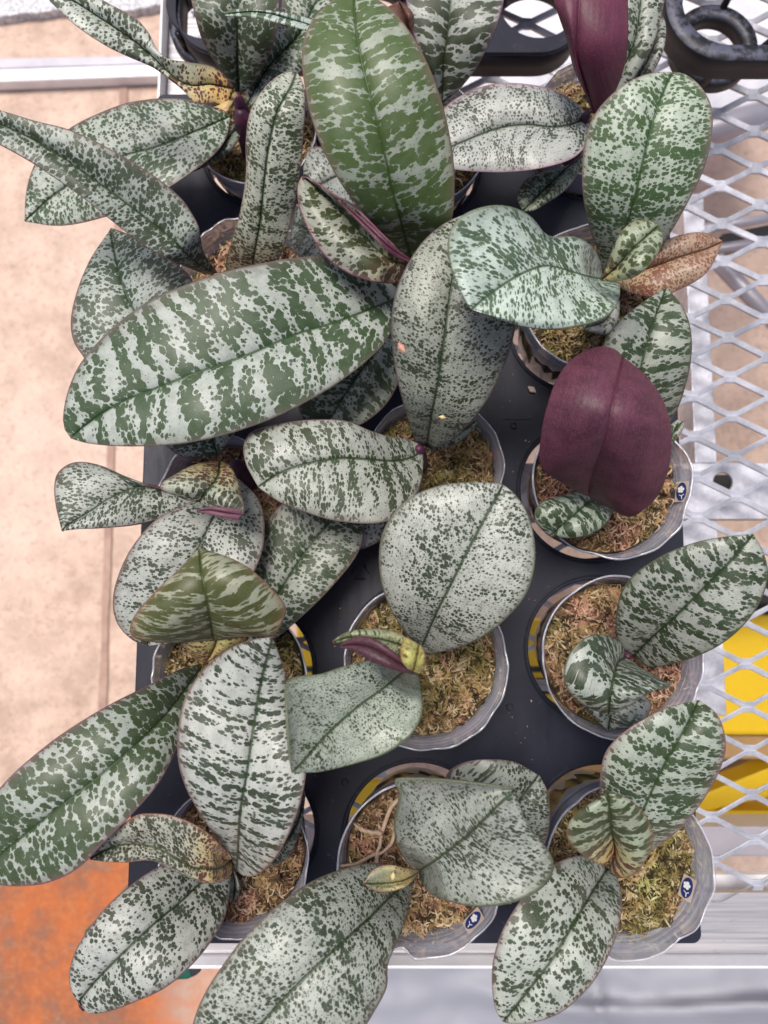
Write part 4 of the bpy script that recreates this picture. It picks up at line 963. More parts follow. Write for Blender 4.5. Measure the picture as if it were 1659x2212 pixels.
leaf(A['M'], label='curled leaf yellow with maroon spots at its base', rails=(2, [
     ([(500,1862),(485,1835),(455,1805),(420,1782),(370,1762),(330,1758),(295,1762),(260,1785),(230,1812),(194,1848)], [.10,.145,.155,.155,.14,.13]),
     ([(500,1862),(475,1850),(440,1830),(400,1806),(350,1790),(310,1790),(260,1812),(225,1832),(194,1850)], [.10,.14,.15,.15,.135,.13]),
     ([(501,1856),(480,1872),(445,1876),(415,1872),(385,1855),(345,1834),(300,1823),(250,1828),(194,1853)], [.10,.125,.135,.13,.125,.125]),
     ([(502,1880),(480,1896),(440,1900),(405,1888),(370,1866),(330,1848),(290,1842),(240,1850),(194,1856)], [.10,.125,.135,.135,.13,.125]),
     ([(502,1884),(490,1900),(450,1909),(410,1897),(370,1880),(330,1860),(270,1863),(230,1862),(194,1857)], [.09,.115,.125,.13,.13,.125])]),
     bul=.001, wav=.001, cover=.5, band=.35, scale=4.8, speck=.6, green=(.055,.06,.03), silver=(.46,.47,.42), young=1.0, ylen=.42, margin=(.2,.1,.07))
leaf(A['M'], label='long upright leaf with horizontal bars', left=[(509,1880),(503,1862),(490,1835),(460,1800),(430,1755),(400,1700),(384,1640),(385,1570),(400,1505),(440,1445),(500,1398),(550,1381),(588,1377)], mid=[(511,1882),(514,1830),(520,1750),(535,1660),(548,1570),(565,1470),(589,1378)], right=[(513,1883),(528,1893),(548,1893),(570,1880),(598,1850),(625,1800),(650,1730),(662,1660),(655,1580),(630,1500),(612,1440),(590,1378)],
     z=(.09,.14,.16,.165,.165,.175,.195), dr=[0,.006,-.004,-.01,0], cover=.42, band=1.0, bs=1.5, scale=4.3, stretch=.55, speck=.35, green=(.035,.062,.036), silver=(.53,.56,.55))
# --- plant K
leaf(A['K'], label='pale lower leaf glimpsed left of the tall leaf', left=[(790,330),(720,320),(670,320),(655,360)], mid=[(790,360),(730,380),(690,400),(655,410)], right=[(790,400),(760,450),(720,460),(670,450)], z=(.055,.06,.058), cover=.4, band=.3, scale=3.8, green=(.09,.12,.11), silver=(.46,.49,.48))
leaf(A['K'], left=[(952,222),(925,150),(895,80),(878,10),(870,-60)], mid=[(955,222),(958,140),(968,60),(978,-60)], right=[(958,222),(1000,185),(1045,120),(1075,50),(1093,-20),(1095,-60)], z=(.07,.095,.11,.115), cover=.66, band=1.1, scale=2.6, stretch=.45, speck=.8, green=(.06,.075,.045), silver=(.42,.45,.43), margin=(.13,.07,.10))
leaf(A['K'], label='small red brown leaf', left=[(885,88),(850,50),(835,20),(862,2)], mid=[(887,85),(878,50),(862,2)], right=[(889,82),(895,50),(890,25),(864,2)], z=(.14,.15,.15), cover=.5, band=.2, scale=4, green=(.20,.05,.08), silver=(.17,.07,.05), margin=(.12,.05,.04))
leaf(A['K'], label='thin leaf seen edge on', left=[(720,82),(660,66),(600,50),(540,38),(485,34)], mid=[(720,70),(640,45),(560,26),(486,30)], right=[(722,58),(640,32),(560,20),(500,20),(486,27)], z=(.155,.16,.162,.16), dl=0, bul=.001, wav=.0005, cover=.5, band=.6, scale=3, stretch=.5, green=(.10,.18,.16), silver=(.50,.60,.58))
# --- plant J
stem('J', 1268, 245, 0.085, 0.006)
leaf(A['J'], label='pale narrow leaf behind the purple one', left=[(1290,235),(1340,190),(1390,100),(1420,20)], mid=[(1292,237),(1365,180),(1410,105),(1422,18)], right=[(1300,240),(1370,205),(1415,150),(1436,100),(1438,50),(1424,18)], z=(.06,.07,.08,.08), cover=.4, band=.5, scale=3.6, green=(.06,.08,.06), silver=(.45,.47,.45))
leaf(A['J'], left=[(1275,240),(1300,160),(1330,70),(1345,-30),(1345,-70)], mid=[(1277,242),(1325,180),(1370,90),(1390,-70)], right=[(1280,246),(1330,220),(1375,160),(1412,95),(1430,30),(1442,-30),(1445,-70)], z=(.07,.09,.105,.11), cover=.46, band=.6, scale=3.4, green=(.045,.075,.04), silver=(.42,.45,.42))
leaf(A['J'], label='small lower leaf', left=[(1262,330),(1225,358),(1160,375),(1130,395),(1117,425),(1128,455)], mid=[(1264,335),(1235,352),(1190,395),(1150,435),(1130,456)], right=[(1266,340),(1250,372),(1225,408),(1180,440),(1150,456),(1132,457)], z=(.05,.056,.052), cover=.45, band=.3, scale=5, green=(.045,.085,.035), silver=(.36,.42,.34), margin=(.12,.06,.09))
leaf(A['J'], label='pale leaf reaching left with a wavy midrib', left=[(1268,248),(1245,222),(1200,195),(1150,183),(1090,179),(1030,190),(985,212),(955,240),(935,290),(930,330)], mid=[(1272,255),(1230,270),(1190,275),(1140,270),(1090,275),(1040,290),(975,318),(932,335)], right=[(1274,262),(1272,290),(1258,325),(1225,348),(1160,365),(1100,372),(1050,372),(980,366),(940,350),(932,337)],
     z=(.075,.085,.085,.08,.08,.075), dl=[0,.004,-.004,-.006,0], dr=[0,.006,.004,-.004,0], cover=.34, band=.4, scale=5.0, stretch=.8, speck=.45, green=(.055,.075,.06), silver=(.50,.53,.53), margin=(.26,.17,.21))
leaf(A['J'], label='plum purple leaf seen from below', left=[(1280,245),(1262,200),(1240,150),(1222,80),(1205,30),(1190,-20),(1180,-70)], mid=[(1283,245),(1262,180),(1245,120),(1248,60),(1254,-70)], right=[(1290,244),(1330,195),(1350,140),(1357,80),(1357,10),(1356,-70)], z=(.09,.12,.14,.15,.15), dl=[0,-.008,-.01,-.01], dr=[0,-.01,-.012,-.01], under=True, um=UNDER2)
# --- plant D
leaf(A['D'], label='dark grey leaf beneath the others', left=[(860,600),(780,500),(700,450),(640,440)], mid=[(850,610),(760,560),(690,510),(632,480)], right=[(840,620),(740,600),(660,570),(625,520)], z=(.05,.055,.05), cover=.5, band=.4, scale=4, green=(.035,.045,.04), silver=(.24,.27,.26))
leaf(A['D'], label='lower leaf pointing to the front', left=[(870,640),(800,690),(720,770),(665,840),(645,880),(655,905)], mid=[(872,650),(820,745),(760,830),(715,903)], right=[(880,650),(880,760),(850,850),(790,912),(740,925),(700,918)], z=(.05,.06,.06,.055), cover=.6, band=.9, scale=3.5, stretch=.7, green=(.05,.09,.03), silver=(.38,.43,.37))
leaf(A['D'], label='broad green and silver leaf lying to the left', left=[(862,625),(830,600),(770,568),(710,554),(640,556),(560,570),(480,588),(400,615),(330,645),(270,685),(215,735),(170,790),(145,850),(136,905),(142,935),(152,945)], mid=[(866,640),(800,668),(720,698),(640,722),(540,765),(440,800),(340,838),(260,870),(190,915),(152,946)], right=[(868,652),(850,700),(835,735),(790,782),(720,835),(640,880),(560,915),(480,942),(400,958),(320,964),(250,964),(190,958),(160,950),(152,947)],
     z=(.10,.12,.13,.14,.145,.15,.145,.14,.13), dl=[0,.004,.006,-.004,-.008,0], dr=[0,-.002,-.004,-.006,0], cover=.64, band=1.6, bs=.85, scale=2.9, stretch=.85, speck=.4, green=(.055,.12,.055), silver=(.47,.52,.50), margin=(.11,.09,.075))
leaf(A['D'], label='tall olive banded leaf', left=[(885,562),(840,520),(790,465),(745,410),(710,350),(680,280),(660,200),(652,120),(665,60),(700,15),(745,-15)], mid=[(888,562),(872,500),(850,420),(830,330),(808,240),(785,150),(770,70),(765,0),(768,-20)], right=[(892,562),(940,530),(975,480),(982,400),(975,310),(955,220),(925,140),(890,75),(850,25),(805,-8),(770,-20)],
     z=(.10,.15,.175,.19,.20,.205,.205,.20), dl=[0,-.004,-.006,-.008,0], dr=[0,-.006,-.01,-.008,0], cover=.80, band=1.45, bs=1.0, scale=3.1, stretch=.5, speck=.5, green=(.12,.20,.06), silver=(.36,.41,.35), margin=(.15,.11,.08))
leaf(A['D'], label='olive leaf folded with a purple edge', rails=(2, [
     ([(886,565),(860,540),(825,508),(790,472),(755,440),(725,425),(690,400),(655,378)], [.125,.15,.165,.16,.145]),
     ([(884,568),(850,548),(815,516),(780,480),(745,450),(715,425),(685,402),(655,378)], [.12,.135,.15,.15,.145]),
     ([(882,572),(840,560),(790,515),(745,465),(715,432),(690,410),(656,380)], [.115,.12,.13,.135,.14]),
     ([(878,585),(830,575),(770,545),(715,495),(680,450),(660,410),(652,385)], [.12,.14,.15,.15,.145]),
     ([(870,608),(850,613),(800,607),(750,590),(700,552),(665,495),(645,440),(643,400),(652,380)], [.12,.13,.135,.14,.14,.142])]),
     bul=.001, wav=.001, cover=.66, band=1.3, scale=3.4, stretch=.6, green=(.075,.10,.028), silver=(.44,.46,.40), young=.5, ylen=.35, margin=(.22,.08,.12))
leaf(A['D'], name='leaf_fold', label='purple underside along the folded edge', left=[(886,560),(850,530),(800,485),(760,452),(728,432)], mid=[(886,563),(845,537),(795,490),(758,455),(728,433)], right=[(885,567),(840,545),(790,496),(755,460),(728,434)], z=(.16,.172,.172,.168), under=True, bul=.0005, wav=0)
# --- plant E
leaf(A['E'], label='small low leaf behind', left=[(925,960),(960,930),(1000,910),(1030,905)], mid=[(925,965),(965,950),(1000,930),(1032,907)], right=[(925,975),(965,968),(1005,945),(1033,910)], z=(.055,.06,.06), cover=.4, band=.3, scale=5, green=(.04,.05,.035), silver=(.34,.38,.33), margin=(.16,.05,.09))
leaf(A['E'], label='low leaf under the grey one', left=[(905,990),(800,1030),(700,1060),(640,1090),(615,1115),(620,1140)], mid=[(908,1000),(800,1060),(700,1108),(622,1142)], right=[(912,1010),(900,1090),(860,1140),(800,1180),(730,1193),(680,1190),(640,1170),(622,1144)], z=(.055,.06,.06,.055), cover=.34, band=.3, scale=4.2, speck=.35, green=(.045,.065,.03), silver=(.50,.52,.52), margin=(.15,.09,.10))
leaf(A['E'], label='grey green leaf with an S-shaped midrib', left=[(912,962),(880,948),(840,942),(800,930),(750,910),(690,906),(630,910),(575,920),(540,935),(526,960),(530,1000),(545,1030),(557,1051)], mid=[(914,972),(890,988),(850,996),(790,992),(740,990),(690,996),(640,1008),(600,1025),(558,1052)], right=[(915,978),(912,1030),(895,1075),(870,1105),(840,1125),(780,1131),(710,1122),(650,1103),(605,1085),(575,1065),(558,1053)],
     z=(.075,.10,.12,.13,.135,.135,.13), dl=[0,.01,.004,-.014,-.010,0], dr=[0,.004,.008,-.008,-.006,0], cover=.40, band=.85, bs=1.2, scale=4.6, stretch=.6, speck=.6, green=(.065,.09,.055), silver=(.47,.50,.47), margin=(.15,.12,.11))
leaf(A['E'], label='upright oval leaf', left=[(900,962),(885,920),(868,860),(852,790),(845,720),(850,650),(875,580),(915,520),(960,482),(1005,462)], mid=[(922,965),(928,920),(945,830),(958,740),(970,650),(985,560),(1006,464)], right=[(930,970),(970,955),(1015,915),(1055,860),(1090,790),(1112,710),(1110,640),(1085,560),(1050,500),(1010,464)],
     z=(.065,.12,.145,.16,.165,.165,.155), dl=[0,-.006,-.012,-.006,0], dr=[0,-.006,-.012,-.006,0], cover=.36, band=.45, scale=4.6, stretch=.8, speck=.9, green=(.045,.06,.035), silver=(.40,.43,.38), margin=(.10,.08,.08))
stem('E', 905, 968, 0.085, 0.006)
# --- plant H
leaf(A['H'], label='grey lower leaf tip under the creased one', left=[(1320,640),(1290,680),(1255,700)], mid=[(1330,645),(1310,690),(1262,710)], right=[(1340,650),(1335,690),(1310,722),(1265,715)], z=(.06,.065,.06), cover=.3, band=.4, scale=5, green=(.10,.11,.11), silver=(.42,.44,.45))
leaf(A['H'], label='large rounded leaf with bright green spots', left=[(1303,590),(1290,540),(1270,480),(1258,410),(1260,330),(1275,265),(1310,215),(1360,175),(1410,157),(1448,155)], mid=[(1320,590),(1345,510),(1370,430),(1388,350),(1408,270),(1432,200),(1452,157)], right=[(1385,600),(1420,550),(1450,500),(1485,440),(1518,370),(1537,300),(1538,235),(1515,188),(1480,160),(1455,155)],
     z=(.07,.11,.135,.15,.16,.165,.16), cover=.58, band=.55, scale=4.0, stretch=.75, speck=.3, green=(.07,.17,.055), silver=(.50,.58,.50), margin=(.17,.13,.11))
leaf(A['H'], label='small reddish leaf over the mesh', left=[(1310,598),(1350,570),(1400,545),(1440,518),(1490,503),(1530,504),(1562,520)], mid=[(1312,602),(1400,580),(1470,555),(1520,540),(1562,522)], right=[(1320,606),(1360,632),(1420,640),(1480,620),(1530,585),(1562,523)], z=(.07,.09,.10,.105,.10), cover=.5, band=0.2, scale=6, speck=.4, green=(.46,.15,.17), silver=(.46,.33,.25), young=.25, ylen=.8, margin=(.20,.09,.07))
leaf(A['H'], label='creased wavy green leaf reaching left', rails=(3, [
     ([(1302,592),(1296,560),(1275,528),(1240,511),(1185,510),(1150,470),(1115,450),(1070,443),(1020,455),(985,480),(968,525),(975,580),(995,630),(1016,666)], [.10,.14,.165,.20,.215,.215,.205,.20]),
     ([(1303,598),(1280,570),(1240,540),(1190,530),(1140,505),(1080,500),(1030,525),(1005,580),(1012,640),(1017,667)], [.10,.135,.155,.19,.20,.205,.20]),
     ([(1304,600),(1270,585),(1225,570),(1180,555),(1130,550),(1080,565),(1045,600),(1022,645),(1018,668)], [.10,.125,.145,.175,.19,.198,.20]),
     ([(1305,603),(1270,597),(1235,587),(1180,574),(1130,590),(1080,620),(1040,650),(1020,668)], [.10,.12,.14,.165,.18,.19,.20]),
     ([(1312,606),(1300,620),(1250,622),(1200,618),(1150,632),(1090,655),(1045,668),(1022,669)], [.10,.125,.15,.175,.19,.195,.20]),
     ([(1325,608),(1325,640),(1290,665),(1230,678),(1170,685),(1100,686),(1050,678),(1023,670)], [.10,.14,.165,.185,.195,.20,.20]),
     ([(1340,612),(1338,645),(1322,672),(1290,692),(1240,706),(1190,712),(1130,706),(1070,688),(1024,671)], [.11,.15,.17,.18,.19,.195,.20])]),
     bul=.001, wav=.0015, cover=.44, band=.5, scale=4.4, stretch=.55, speck=.3, green=(.12,.20,.20), silver=(.60,.72,.67), margin=(.12,.15,.10))
leaf(A['H'], label='small young leaf overlapping the large one', left=[(1298,604),(1310,575),(1322,540),(1335,512),(1352,488),(1375,476),(1400,475),(1420,485)], mid=[(1299,605),(1330,578),(1360,545),(1392,515),(1422,487)], right=[(1300,607),(1345,606),(1375,596),(1400,575),(1420,550),(1432,520),(1430,498),(1423,487)], z=(.165,.178,.187,.19,.19), cover=.62, band=.9, scale=3.6, green=(.085,.12,.03), silver=(.38,.44,.33), young=.8, ylen=.45, margin=(.14,.12,.06))
# --- plant I
leaf(A['I'], label='tiny leaf tip on the right', left=[(1420,960),(1440,925),(1465,905)], mid=[(1425,965),(1455,935),(1475,910)], right=[(1430,970),(1455,955),(1475,930),(1478,910)], z=(.075,.08,.08), cover=.5, band=.4, scale=4, green=(.08,.10,.05), silver=(.40,.44,.38), margin=(.14,.08,.1))
leaf(A['I'], label='upright leaf with wide dark bars', left=[(1350,930),(1320,860),(1300,790),(1305,740),(1335,695),(1385,655),(1438,621)], mid=[(1370,950),(1372,870),(1385,790),(1410,700),(1439,621)], right=[(1440,925),(1465,880),(1485,820),(1495,750),(1490,700),(1472,658),(1440,621)], z=(.07,.10,.115,.12,.11), cover=.58, band=1.5, scale=3.4, stretch=.6, green=(.045,.085,.035), silver=(.40,.44,.40), speck=.35, margin=(.08,.085,.05))
leaf(A['I'], label='small leaf barred green and silver', left=[(1290,1060),(1255,1060),(1215,1070),(1170,1085),(1155,1105),(1160,1130),(1183,1156)], mid=[(1295,1062),(1265,1090),(1225,1125),(1188,1157)], right=[(1310,1075),(1323,1103),(1310,1130),(1285,1150),(1250,1161),(1215,1162),(1188,1158)], z=(.075,.09,.095,.085), cover=.60, band=1.3, bs=1.6, scale=5, stretch=.45, green=(.04,.08,.035), silver=(.38,.44,.38), margin=(.07,.08,.05))
leaf(A['I'], label='broad leaf turned over, dark purple underside up', left=[(1290,1080),(1245,1062),(1205,1038),(1175,1018),(1165,990),(1168,940),(1180,880),(1200,825),(1225,785),(1260,758),(1300,748),(1330,755),(1345,770)], mid=[(1268,1076),(1285,1010),(1305,950),(1322,880),(1332,830),(1345,772)], right=[(1320,1100),(1360,1117),(1395,1098),(1425,1065),(1444,1015),(1451,950),(1445,900),(1425,850),(1395,810),(1365,785),(1346,771)],
     z=(.10,.14,.17,.185,.18,.16), dl=[-.006,-.02,-.03,-.024,0], dr=[-.006,-.02,-.03,-.024,0], bul=.0015, lin=.02, under=True)
# --- plant R
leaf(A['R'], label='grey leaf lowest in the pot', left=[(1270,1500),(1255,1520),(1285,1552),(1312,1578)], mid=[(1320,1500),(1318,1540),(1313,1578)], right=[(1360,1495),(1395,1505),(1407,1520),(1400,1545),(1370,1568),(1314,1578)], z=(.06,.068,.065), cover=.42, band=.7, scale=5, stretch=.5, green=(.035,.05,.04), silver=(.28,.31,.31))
leaf(A['R'], label='barred leaf pointing up to the right', left=[(1362,1416),(1338,1390),(1330,1350),(1335,1300),(1352,1262),(1385,1228),(1440,1195),(1500,1172),(1560,1160),(1627,1153)], mid=[(1366,1418),(1410,1375),(1460,1330),(1520,1270),(1570,1220),(1626,1155)], right=[(1372,1422),(1400,1440),(1440,1437),(1500,1420),(1560,1390),(1610,1348),(1645,1295),(1659,1240),(1650,1195),(1628,1154)],
     z=(.07,.11,.135,.15,.16,.165), cover=.50, band=.85, bs=1.2, scale=4.0, stretch=.6, speck=.45, green=(.038,.072,.028), silver=(.44,.47,.44), margin=(.07,.08,.045))
leaf(A['R'], label='curled leaf with two points', left=[(1352,1412),(1342,1390),(1320,1376),(1293,1370),(1262,1378),(1235,1405),(1220,1440),(1220,1475),(1238,1505),(1270,1528),(1312,1546)], mid=[(1352,1420),(1335,1430),(1328,1450),(1320,1490),(1313,1546)], right=[(1358,1424),(1390,1445),(1420,1462),(1450,1482),(1420,1490),(1385,1508),(1350,1530),(1314,1547)], z=(.09,.13,.145,.145,.13), dl=[0,.008,-.004,-.008,0], dr=[0,-.006,-.004,-.01,0], cover=.58, band=1.0, bs=1.7, scale=4.8, stretch=.45, speck=.4, green=(.042,.072,.04), silver=(.42,.47,.44), margin=(.08,.09,.06))
stem('R', 1358, 1418, 0.085, 0.0045)
# --- plant N
leaf(A['N'], label='round finely speckled leaf', left=[(905,1402),(878,1368),(845,1320),(825,1265),(818,1205),(825,1155),(850,1108),(890,1072),(945,1050),(1000,1042),(1050,1042),(1086,1046)], mid=[(908,1405),(940,1330),(975,1260),(1010,1190),(1050,1115),(1087,1047)], right=[(915,1412),(960,1407),(1010,1392),(1060,1365),(1105,1325),(1138,1280),(1155,1225),(1155,1165),(1140,1110),(1115,1070),(1088,1047)],
     z=(.085,.13,.15,.16,.165,.165), cover=.36, band=.35, scale=4.6, stretch=.9, speck=.8, green=(.04,.062,.035), silver=(.50,.53,.50), margin=(.10,.10,.07))
leaf(A['N'], label='wavy leaf dusted with tiny specks', rails=(2, [
     ([(870,1440),(835,1425),(790,1427),(740,1440),(690,1456),(650,1460),(621,1472),(620,1530),(624,1600),(632,1666)], [.09,.13,.16,.185,.20,.205,.20]),
     ([(873,1443),(840,1450),(790,1470),(740,1490),(690,1510),(660,1550),(640,1610),(633,1666)], [.09,.125,.15,.165,.18,.19,.20]),
     ([(876,1446),(830,1485),(785,1517),(745,1550),(700,1592),(660,1638),(633,1667)], [.085,.115,.135,.15,.165,.18,.20]),
     ([(885,1450),(875,1500),(835,1540),(780,1585),(730,1625),(680,1655),(634,1668)], [.085,.12,.135,.145,.16,.18,.20]),
     ([(903,1452),(912,1500),(910,1548),(880,1595),(830,1630),(760,1652),(690,1668),(634,1668)], [.085,.13,.15,.145,.155,.175,.20])]),
     bul=.001, wav=.002, cover=.22, band=.35, scale=5.6, speck=1.35, green=(.055,.085,.045), silver=(.44,.50,.44), margin=(.10,.12,.07))
leaf(A['N'], label='young leaf speckled yellow green', left=[(905,1412),(885,1382),(850,1364),(810,1358),(760,1362),(735,1372),(718,1386)], mid=[(908,1440),(890,1405),(850,1388),(800,1378),(750,1378),(719,1387)], right=[(905,1455),(880,1440),(850,1420),(810,1395),(770,1385),(740,1388),(720,1388)], z=(.185,.192,.20,.205,.20), cover=.42, band=.2, scale=7, speck=1.0, green=(.10,.13,.05), silver=(.44,.50,.32), young=.65, ylen=.6, margin=(.16,.10,.06))
leaf(A['N'], label='yellow base of the young leaf', left=[(878,1376),(866,1398),(866,1425),(880,1445)], mid=[(905,1392),(902,1412),(897,1434),(892,1450)], right=[(910,1393),(919,1415),(917,1445),(905,1456)], z=(.216,.223,.218), cover=.3, band=0, scale=7, speck=.9, green=(.45,.16,.12), silver=(.52,.54,.16), young=.35, ylen=.8, margin=(.25,.12,.05))
leaf(A['N'], name='leaf_fold', label='purple underside of the folded young leaf', left=[(735,1394),(755,1380),(790,1374),(825,1388),(860,1415),(895,1448)], mid=[(735,1396),(765,1392),(800,1398),(835,1416),(870,1436),(896,1450)], right=[(735,1398),(765,1408),(800,1428),(840,1444),(875,1453),(897,1452)], z=(.205,.212,.214,.210), under=True, um=undermat('leaf_underside_dark', (.040,.010,.018), (.07,.024,.034)), bul=.002, wav=0)
# --- plant O
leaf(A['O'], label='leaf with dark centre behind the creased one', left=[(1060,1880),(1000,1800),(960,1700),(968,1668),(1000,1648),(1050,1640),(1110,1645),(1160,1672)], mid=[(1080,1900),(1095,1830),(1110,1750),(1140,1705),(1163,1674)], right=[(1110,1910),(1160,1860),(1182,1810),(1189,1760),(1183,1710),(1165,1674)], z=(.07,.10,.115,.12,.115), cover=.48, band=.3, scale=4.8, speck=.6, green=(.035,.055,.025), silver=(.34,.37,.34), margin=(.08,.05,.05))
leaf(A['O'], label='long leaf running off the bottom edge', left=[(880,1888),(830,1866),(780,1866),(730,1880),(670,1905),(600,1955),(535,2015),(480,2085),(440,2150),(418,2205),(410,2260),(420,2310)], mid=[(890,1898),(850,1930),(795,1985),(740,2035),(680,2090),(620,2150),(565,2210),(510,2270),(460,2315)], right=[(892,1905),(884,1960),(860,2030),(838,2085),(836,2130),(815,2175),(780,2230),(720,2290),(620,2330),(520,2330)],
     z=(.07,.12,.15,.165,.17,.17,.165,.16), dl=[0,-.01,-.012,-.01,0], dr=[0,-.004,-.018,-.004,-.008,0], cover=.40, band=.35, scale=4.0, stretch=.9, speck=1.0, green=(.055,.085,.055), silver=(.46,.50,.47), margin=(.12,.10,.08))
leaf(A['O'], label='wide creased four-cornered leaf', rails=(2, [
     ([(895,1880),(875,1858),(857,1820),(853,1780),(862,1735),(865,1710),(853,1686),(895,1683),(950,1686),(1010,1692),(1060,1698),(1110,1706)], [.09,.14,.17,.18,.185,.20,.205,.205]),
     ([(898,1880),(895,1845),(905,1800),(925,1765),(955,1740),(1000,1722),(1060,1710),(1111,1707)], [.09,.12,.135,.15,.17,.19,.20]),
     ([(902,1882),(940,1858),(975,1832),(1005,1808),(1040,1775),(1080,1735),(1112,1708)], [.09,.125,.145,.165,.185,.20,.205]),
     ([(905,1888),(950,1890),(1010,1885),(1060,1860),(1095,1815),(1110,1760),(1113,1708)], [.09,.125,.15,.16,.175,.19,.205]),
     ([(905,1896),(925,1925),(965,1946),(1020,1958),(1080,1956),(1140,1938),(1178,1912),(1196,1878),(1192,1850),(1165,1812),(1140,1780),(1125,1745),(1114,1708)], [.09,.13,.16,.175,.175,.175,.18,.20])]),
     bul=.001, wav=.002, cover=.38, band=.25, scale=5.6, stretch=.55, speck=.6, green=(.05,.07,.05), silver=(.42,.46,.43), margin=(.09,.10,.06))
leaf(A['O'], label='small yellow bud leaf with red dots', rails=(2, [
     ([(907,1880),(880,1876),(850,1869),(825,1872),(803,1883),(787,1906)], [.12,.16,.17,.165]),
     ([(906,1881),(880,1885),(845,1883),(815,1890),(787,1907)], [.118,.158,.165,.165]),
     ([(905,1883),(875,1900),(845,1906),(815,1908),(787,1908)], [.115,.145,.15,.16]),
     ([(904,1886),(878,1908),(845,1917),(812,1916),(788,1909)], [.115,.15,.155,.16]),
     ([(903,1888),(880,1913),(850,1924),(815,1923),(788,1910)], [.115,.15,.16,.16])]), bul=.0005, wav=0, cover=.25, band=0, scale=8, speck=.8, green=(.10,.09,.04), silver=(.44,.46,.34), young=.85, ylen=1.0, margin=(.22,.10,.06))
# roots creeping over the bark in the brown pot
for pts_ in ([(880,1710),(845,1745),(825,1800),(815,1840),(775,1862),(735,1872)], [(825,1800),(790,1795),(765,1780)], [(868,1740),(855,1790),(840,1830),(805,1850)], [(815,1840),(812,1880),(800,1915)]):
    zz = 0.052
    P3 = [W(p.x, p.y, zz) for p in resample(pts_, 14)]
    for i_, p in enumerate(P3): p.z += 0.0012 * math.sin(i_ * 1.7)
    tube('root', P3, [0.0017 - 0.0008 * i_ / 14 for i_ in range(15)], M_ROOT, ROOT['O'], ROOT['O'].location, 8)
# --- plant Q
leaf(A['Q'], label='long oval leaf pointing to the front', left=[(1305,1868),(1285,1852),(1250,1848),(1205,1862),(1165,1895),(1120,1950),(1085,2010),(1066,2070),(1063,2130),(1070,2180),(1086,2207)], mid=[(1312,1875),(1280,1925),(1235,2000),(1190,2075),(1140,2140),(1087,2207)], right=[(1325,1880),(1340,1915),(1343,1965),(1330,2025),(1302,2090),(1262,2145),(1215,2185),(1160,2207),(1115,2213),(1088,2208)],
     z=(.08,.13,.15,.155,.15,.14), dl=[0,-.004,-.006,-.004,0], dr=[0,-.006,-.008,-.006,0], cover=.44, band=.55, scale=3.5, stretch=.95, speck=.35, green=(.065,.095,.065), silver=(.52,.57,.53), margin=(.15,.09,.09))
leaf(A['Q'], label='upright leaf leaning right over the mesh', left=[(1318,1850),(1300,1790),(1295,1720),(1298,1660),(1312,1618),(1350,1580),(1400,1548),(1450,1525),(1507,1512)], mid=[(1330,1855),(1370,1790),(1400,1725),(1435,1650),(1475,1580),(1508,1513)], right=[(1390,1850),(1430,1822),(1475,1785),(1515,1735),(1548,1680),(1567,1620),(1563,1575),(1545,1538),(1510,1512)], z=(.07,.11,.125,.135,.14,.135), cover=.58, band=.9, bs=1.1, scale=3.7, stretch=.65, speck=.4, green=(.055,.10,.045), silver=(.42,.48,.43), margin=(.17,.10,.10))
leaf(A['Q'], label='heart-shaped young leaf with red and yellow base', left=[(1330,1838),(1325,1850),(1312,1862),(1295,1868),(1270,1855),(1240,1832),(1224,1805),(1228,1778),(1250,1750),(1285,1728),(1311,1708)], mid=[(1332,1838),(1326,1815),(1320,1785),(1316,1745),(1312,1708)], right=[(1315,1872),(1325,1890),(1345,1897),(1368,1890),(1390,1868),(1405,1840),(1411,1805),(1400,1770),(1375,1738),(1345,1718),(1313,1708)], z=(.13,.155,.17,.18,.18), dl=[.008,.01,-.004,-.006,0], dr=[-.012,.006,-.004,-.006,0], cover=.66, band=1.2, bs=1.5, scale=4.2, stretch=.45, speck=.3, green=(.06,.085,.022), silver=(.36,.42,.32), young=1.0, ylen=.42, margin=(.15,.09,.05))

